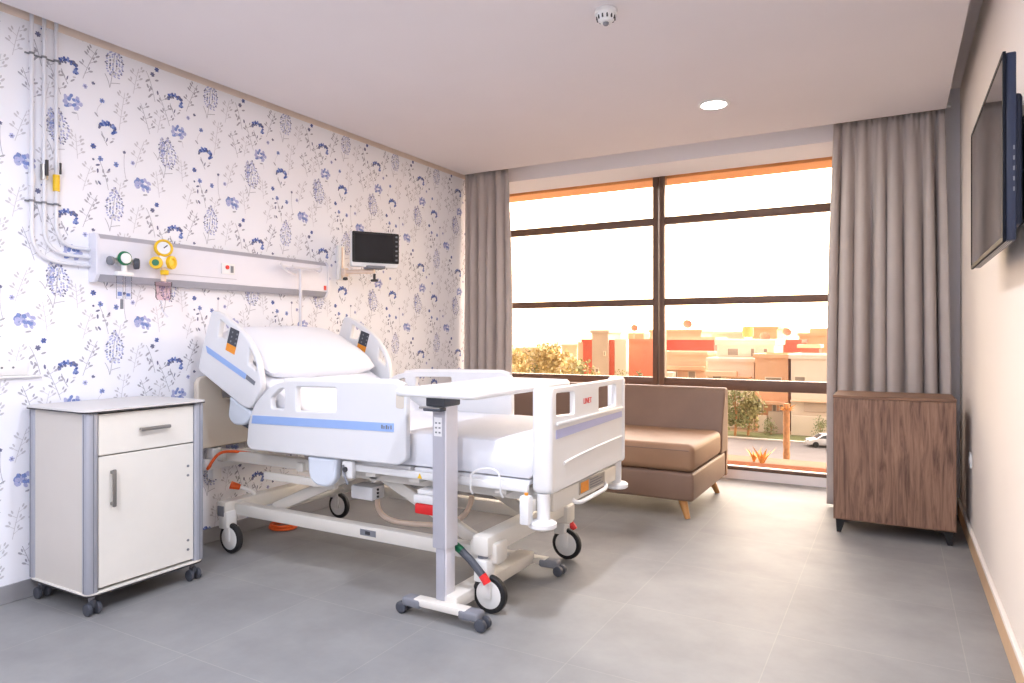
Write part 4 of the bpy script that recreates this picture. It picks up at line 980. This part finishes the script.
bld('house', 'peach walled house front with a row of small windows below', ux(755, 92), ux(788, 92), 92, 8.5, vz(772, 358, 92), 'x_peach',
    [rw(757, 404, 764, 413, 92), rw(772, 404, 777, 412, 92), rw(779, 404, 787, 412, 92), rw(765, 377, 782, 381, 92)],
    [('porch_wall', ux(759, 92), ux(768, 92), 91.2, 91.98, GZ, vz(764, 415, 92), 'x_white'), ('porch_slab', ux(754, 92), ux(787, 92), 90.8, 91.98, vz(772, 404, 92), vz(772, 401, 92), 'x_peach'), ('gate_wall', ux(769, 92), ux(784, 92), 91.2, 91.98, GZ, vz(776, 411, 92), 'x_grey')])
bld('house', 'white house front with a wide grey recess by the curtain', ux(791, 90.5), ux(850, 90.5), 90.5, 10, vz(812, 359, 90.5), 'x_white',
    [rw(794, 376, 806, 383, 90.5), rw(828, 375, 840, 384, 90.5)],
    [('recess', ux(804, 90.5), ux(830, 90.5), 90.3, 90.48, vz(816, 412, 90.5), vz(816, 403, 90.5), 'x_grey'), ('fence_wall', ux(792, 90.5), ux(850, 90.5), 89.7, 90.0, GZ, vz(816, 416, 90.5), 'x_white'), ('eave', ux(791, 90.5), ux(851, 90.5), 89.6, 90.48, vz(812, 402, 90.5), vz(812, 400.5, 90.5), 'x_cream')])
bld('house', 'cream house hidden behind the right curtain', ux(853, 91), ux(880, 91), 91, 9, vz(866, 352, 91), 'x_cream', [rw(858, 370, 866, 380, 91), rw(870, 400, 877, 412, 91)])
bld('house', 'white house hidden behind the right curtain and cabinet', ux(884, 92), ux(930, 92), 92, 9, vz(900, 348, 92), 'x_white', [rw(890, 366, 900, 378, 92), rw(910, 366, 920, 378, 92), rw(895, 400, 905, 412, 92)])
bld('house', 'long brick red house with a pale parapet behind the mullion', ux(645, 117), ux(714, 117), 117, 9, vz(690, 340, 117), 'x_red', [], [], 'x_cream')
bld('house', 'cream terrace house below the long red house', ux(655, 104), ux(706, 104), 104, 7.5, vz(685, 355, 104), 'x_cream',
    [rw(668, 371, 678, 379, 104), rw(688, 371, 696, 379, 104)], [('terrace_wall', ux(660, 104), ux(706, 104), 102.6, 103.9, vz(690, 370, 104), vz(690, 366, 104), 'x_peach'), ('shed', ux(662, 104), ux(679, 104), 100.5, 102.5, GZ, vz(670, 371, 104), 'x_white')])
bld('house', 'brick red house right of the villa', ux(775, 113), ux(800, 113), 113, 9, vz(788, 343, 113), 'x_red')
bld('house', 'small dark red block nearest the right curtain', ux(799, 108), ux(819, 108), 108, 4.5, vz(808, 348, 108), 'x_red', [], [], 'x_cream')
bld('house', 'cream house behind the small dark red block', ux(799, 124), ux(860, 124), 124, 9, vz(820, 336, 124), 'x_peach', [], [('stair_tower', ux(809, 124), ux(860, 124), 125, 131, vz(820, 336, 124), vz(820, 328, 124), 'x_peach')])
bld('house', 'salmon rooftop block far behind the villa roof', ux(752, 140), ux(777, 140), 140, 9, vz(765, 329, 140), 'x_peach')
bld('house', 'pale rooftop block behind the left end of the villa', ux(706, 150), ux(744, 150), 150, 9, vz(724, 334, 150), 'x_white')
bld('house', 'pale roofline at the left end of the right pane', ux(650, 138), ux(701, 138), 138, 9, vz(680, 332, 138), 'x_cream')
# left pane
bld('apartment_building', 'salmon block with a flat front left of the window mullion', ux(625, 111), ux(653, 111), 111, 5, vz(640, 342, 111), 'x_orange', [], [('parapet_block', ux(626, 111), ux(642, 111), 112, 115, vz(640, 342, 111), vz(630, 333, 111), 'x_peach')])
bld('apartment_building', 'pale tower with a narrow dark window and red side panel', ux(592, 104), ux(608, 104), 104, 6, vz(600, 333, 104), 'x_grey',
    [rw(603.5, 351, 605.8, 356, 104), rw(595, 368, 599, 373, 104)], [('red_side_panel', ux(608.1, 104), ux(613, 104), 104.5, 105.9, GZ, vz(610, 340, 104), 'x_red'), ('white_panel', ux(613.2, 104), ux(624.8, 104), 104.6, 105.9, GZ, vz(618, 339, 104), 'x_white')])
bld('apartment_building', 'red sided low block left of the pale tower', ux(583, 118), ux(593, 118), 118, 5.5, vz(588, 342, 118), 'x_red', [], [('cream_wing', ux(577, 118), ux(582.8, 118), 118.4, 122, GZ, vz(580, 342, 118), 'x_cream')])
for (u0, u1, v, y, m, lab) in ((516, 540, 349, 190, 'x_cream', 'low cream house among the trees at far left of the window'), (541, 560, 347, 210, 'x_white', 'small white house among the trees below the hills'), (562, 577, 346, 180, 'x_cream', 'cream house between the trees and the red sided block')):
    bld('house', lab, ux(u0, y), ux(u1, y), y, 9, vz(u0, v, y), m, [(ux(u0+3, y), ux(u0+6, y), vz(u0, v+9, y), vz(u0, v+4, y))])
def dish(u, v, y, r, lab):
    p = at(u, v, y); t = thing('satellite_dish', (p.x, p.y, p.z-1.6), lab, 'satellite dish', 'dishes on the far roofs')
    one('mast', t, lambda b: b.cyl((p.x, p.y, p.z-1.6), (p.x, p.y, p.z), .06, M['x_grey'], n=8)); one('bowl', t, lambda b: b.lathe([(.05, 0), (r*.6, .15), (r, .45), (r, .5), (r*.6, .2), (.05, .05)], p, V((.5, -1, .5)), M['x_orange'], 18))
dish(687, 325, 139, .95, 'salmon satellite dish on the roofline right of the mullion'); dish(764, 338, 104, .75, 'salmon satellite dish on the villa roof'); dish(634, 329, 110, .6, 'small satellite dish on the salmon block'); dish(786, 333, 116, .7, 'satellite dish on the brick red house right of the villa')
p = at(748, 331, 106); t = thing('water_tank', (p.x, p.y, p.z-1), 'yellow water tank on the roof of the white villa', 'water tank')
one('drum', t, lambda b: b.lathe([(.3, -.9), (.8, -.8), (.85, 0), (.8, .6), (.3, .75)], p, Z, M['tank'], 20)); one('stand', t, lambda b: [b.cyl((p.x+a, p.y+c, p.z-2.2), (p.x+a, p.y+c, p.z-.8), .06, M['x_grey'], n=8) for a, c in ((-.5, -.5), (.5, -.5), (-.5, .5), (.5, .5))])
def tree(name, label, base, h, w, m, n, seed, trunk=.3, group='trees outside the window', low=.22):
    r = random.Random(seed); t = thing(name, base, label, 'tree', group); b = MB()
    bl = [(V((r.uniform(-.3, .3)*w, r.uniform(-.3, .3)*w, h*(low+.1+.62*r.random()))), w*r.uniform(.22, .36)) for _ in range(9)]
    bl.append((V((0, 0, h*.62)), w*.42))
    for k in range(n):
        c, R = r.choice(bl); d = V((r.gauss(0, 1), r.gauss(0, 1), r.gauss(0, 1))).normalized()*R*(r.random()**.35)
        p = V(base)+c+d; s = w*r.uniform(.035, .07)
        u = V((r.gauss(0, 1), r.gauss(0, 1), r.gauss(0, 1))).normalized(); q = u.cross(V((r.gauss(0, 1), r.gauss(0, 1), r.gauss(0, 1)))).normalized()
        b.poly([p-u*s, p+q*s*.6, p+u*s, p-q*s*.6], M[m])
    b.build('foliage', t, smooth=0, fixn=False)
    B = V(base)
    one('trunk', t, lambda q: (q.tube([B, B+V((.02*h, 0, h*.3)), B+V((-.01*h, .01*h, h*.6))], trunk, M['bark'], 8, r2=trunk*.4), q.tube([B+V((.02*h, 0, h*.3)), B+V((.12*w, .05*w, h*.55))], trunk*.5, M['bark'], 6, r2=trunk*.2), q.tube([B+V((.01*h, 0, h*.35)), B+V((-.14*w, -.05*w, h*.58))], trunk*.5, M['bark'], 6, r2=trunk*.2)))
    return t
def gp(u, y): return (ux(u, y), y, GZ+.1)
tl = [('golden_tree', 'broad golden tree in the middle of the left pane', 553, 84, 10.2, 6.4, 'leaf2', 1500), ('golden_tree', 'golden tree left of the broadest one', 523, 92, 9.4, 6, 'leaf2', 1100), ('olive_tree', 'olive tree right of the broad golden tree', 574, 92, 8.2, 5, 'leaf', 800), ('olive_tree', 'dark olive tree behind the golden trees', 540, 110, 10.8, 7, 'leaf3', 900),
      ('olive_tree', 'green tree in front of the salmon block', 637, 101.5, 6.4, 3.6, 'leaf3', 500), ('olive_tree', 'small green tree before the white panel of the tower', 621, 94, 7.6, 3.0, 'leaf', 450), ('golden_tree', 'low golden tree at the far left edge of the window', 508, 82, 8.2, 5, 'leaf2', 800), ('golden_tree', 'small golden tree by the pale tower', 590, 96, 6.2, 4.5, 'leaf2', 600),
      ('leafy_tree', 'tall green street tree right of the sofa', 735, 85.5, 8.6, 3.4, 'leaf3', 1200), ('leafy_tree', 'bushy olive tree on the verge', 748, 86.5, 6.9, 4.0, 'leaf', 1200)]
for k, (nm, lab, u, y, h, w, m, n) in enumerate(tl): tree(nm, lab, gp(u, y), h, w, m, n, 20+k, .16, low=.05 if 'leafy' in nm else .22)
for k, (u, y, h, w, m, lab) in enumerate(((771, 88.5, 2.2, 2.0, 'leaf3', 'low shrub before the grey gate wall'), (820, 88.0, 3.1, 2.0, 'leaf3', 'small shrub behind the parked car'))):
    t = tree('shrub', lab, gp(u, y), h, w, m, 320, 60+k, .05, 'shrubs on the verge', .05); t['category'] = 'shrub'
# palm trunk on the near lawn
p0 = at(786.5, 478, 30); px_ = p0.x
t = thing('palm_trunk', (px_, 30, GZ), 'bare tan palm trunk rising before the street', 'palm tree')
def f(b):
    pr = []; zt = vz(787, 404, 30)
    n = 40
    for k in range(n+1): pr.append((.145-.03*k/n + (.022 if k % 2 else 0), (zt-GZ)*k/n))
    b.lathe(pr, (px_, 30, GZ+.02), Z, M['bark'], 16)
one('stem', t, f)
def f(b):
    zt = vz(787, 410, 30)
    for k in range(14):
        a = k*2.4; d = V((math.cos(a), math.sin(a), .6+.25*(k % 3))).normalized(); L = .35+.1*(k % 3)
        b.tube([V((px_, 30, zt-.1)), V((px_, 30, zt-.1))+d*L*.6, V((px_, 30, zt-.1))+d*L+V((0, 0, -.08))], .035, M['dryleaf'], 6, r2=.006)
one('cut_fronds', t, f)
def agave(u, v, y, lab, s):
    p = at(u, v, y); t = thing('agave', (p.x, y, p.z), lab, 'plant', 'dry plants on the near planter')
    def f(b):
        r = random.Random(int(u))
        for k in range(11):
            a = k*2.4; d = V((math.cos(a)*.55, math.sin(a)*.4, 1)).normalized(); L = s*r.uniform(.6, 1); w = V((-math.sin(a), math.cos(a), 0))*s*.07
            q = p+d*L*.55; e = p+d*L+V((math.cos(a), math.sin(a), 0))*L*.18
            pts = [p-w*.6, p+w*.6, q+w, q-w]; b.poly(pts, M['dryleaf']); b.poly([q-w, q+w, e], M['dryleaf'])
    one('leaves', t, f, smooth=0); return t, p
t, pa = agave(762, 466, 14, 'dry orange leaved plant left of the palm trunk', .48); t, pb = agave(754, 462, 14.3, 'smaller dry leaved plant farther from the palm trunk', .34)
pz = min(pa.z, pb.z)
t = thing('planter', (pa.x, 14.1, GZ), 'sunlit stone planter below the window', 'planter')
one('wall', t, lambda b: b.box((pa.x-2.2, 13.4, GZ+.06), (pa.x+3.6, 15.0, pz-.05), M['stone'], .05)); one('soil', t, lambda b: b.box((pa.x-2.1, 13.5, pz-.049), (pa.x+3.5, 14.9, pz+.02), M['soil'], .01))
# parked cars
def car(x, y, rz, lab):
    t = thing('car', (x, y, GZ+.03), lab, 'car', 'cars parked across the street')
    Rm = Matrix.Rotation(rz, 3, 'Z'); o = V((x, y, GZ+.03))
    def W(b):
        for v in b.bm.verts: v.co = o + Rm @ v.co
    def mk(nm, fn, sm=35):
        b = MB(); fn(b); W(b); return b.build(nm, t, smooth=sm)
    body = rp([(-2.05, .28, .1), (2.02, .28, .1), (2.06, .62, .1), (1.95, .82, .1), (1.15, .95, .15), (.5, 1.42, .15), (-1.0, 1.46, .2), (-1.75, 1.0, .12), (-2.05, .9, .1)], n=4)
    mk('body', lambda b: b.panel(body, [], (0, .86, 0), X, Z, 1.72, M['carpaint'], .09, 3))
    glass = rp([(-1.5, .98), (.98, .98), (.46, 1.34), (-.95, 1.38)], .06)
    mk('side_windows', lambda b: (b.panel(glass, [], (0, .875, 0), X, Z, 1.75, M['carglass'], .01)))
    mk('windscreen', lambda b: b.poly([(1.12, -.68, .985), (1.12, .68, .985), (.58, .6, 1.40), (.58, -.6, 1.40)], M['carglass']))
    for a in (-1.25, 1.28):
        for s in (-1, 1): 
            w = mk('wheel', lambda b: b.lathe([(.18, -.1), (.29, -.1), (.32, -.06), (.32, .06), (.29, .1), (.18, .1)], (a, s*.8, .32), Y, M['black'], 24))
    mk('headlight', lambda b: [b.box((1.93, s*.6-.16, .62), (2.05, s*.6+.16, .76), M['carglass'], .02) for s in (-1, 1)])
cp_ = Z and at(818, 446, 82.2)
car(ux(826, 82.4), 82.4, math.radians(200), 'silver hatchback parked at the kerb across the street'); car(ux(850, 80.5), 80.3, math.radians(196), 'silver car behind the right curtain edge across the street')

# ------------------------------------------------------------------ light, sky, camera
SKY_E, SKY_W = 1.0, 9.6
w = bpy.data.worlds.new('sunset_sky'); sc.world = w; w.use_nodes = True
nt = w.node_tree; bg = nt.nodes['Background']
tc = nt.nodes.new('ShaderNodeTexCoord'); sp = nt.nodes.new('ShaderNodeSeparateXYZ'); cr = nt.nodes.new('ShaderNodeValToRGB')
nt.links.new(tc.outputs['Generated'], sp.inputs[0]); nt.links.new(sp.outputs['Z'], cr.inputs[0]); nt.links.new(cr.outputs[0], bg.inputs['Color'])
e = cr.color_ramp.elements; e[0].position = 0; e[0].color = (1, .68, .42, 1); e[1].position = .6; e[1].color = (.96, .89, .93, 1)
k = e.new(.10); k.color = (1, .77, .56, 1); k = e.new(.30); k.color = (1, .86, .74, 1)
mr_ = nt.nodes.new('ShaderNodeMapRange'); mr_.interpolation_type = 'SMOOTHSTEP'
mr_.inputs['From Min'].default_value = -.35; mr_.inputs['From Max'].default_value = .75
mr_.inputs['To Min'].default_value = SKY_E; mr_.inputs['To Max'].default_value = SKY_W      # dusk sky: dim behind the house, bright where the sun goes down
nt.links.new(sp.outputs['Y'], mr_.inputs['Value']); nt.links.new(mr_.outputs[0], bg.inputs['Strength'])
sun = bpy.data.lights.new('low_sun', 'SUN'); sun.energy = 1.0; sun.color = (1, .74, .48); sun.angle = math.radians(6)
so_ = bpy.data.objects.new('low_sun', sun); COL.objects.link(so_)
so_.rotation_euler = V((-.93, .30, -.20)).to_track_quat('-Z', 'Y').to_euler()
lamp(-.99, 4.35, 10, (255, 246, 232))
for (x, y) in FILL_POS: lamp(x, y, 15 if x < -1.5 else 26, (236, 241, 255))  # fill light of the added downlights

cam = bpy.data.cameras.new('camera'); co_ = bpy.data.objects.new('camera', cam); COL.objects.link(co_)
co_.location = (0, 0, 1.2); co_.rotation_euler = (PI/2, 0, TH)
cam.sensor_width = 36; cam.lens = 36*683/1024; cam.shift_y = -5.5/1024*-1*-1; cam.clip_start = .05; cam.clip_end = 2000
cam.shift_y = 5.5/1024 * -1
sc.camera = co_
vs_ = sc.view_settings; vs_.view_transform = 'Standard'; vs_.look = 'None'; vs_.gamma = 1; vs_.use_curve_mapping = False; vs_.exposure = .5
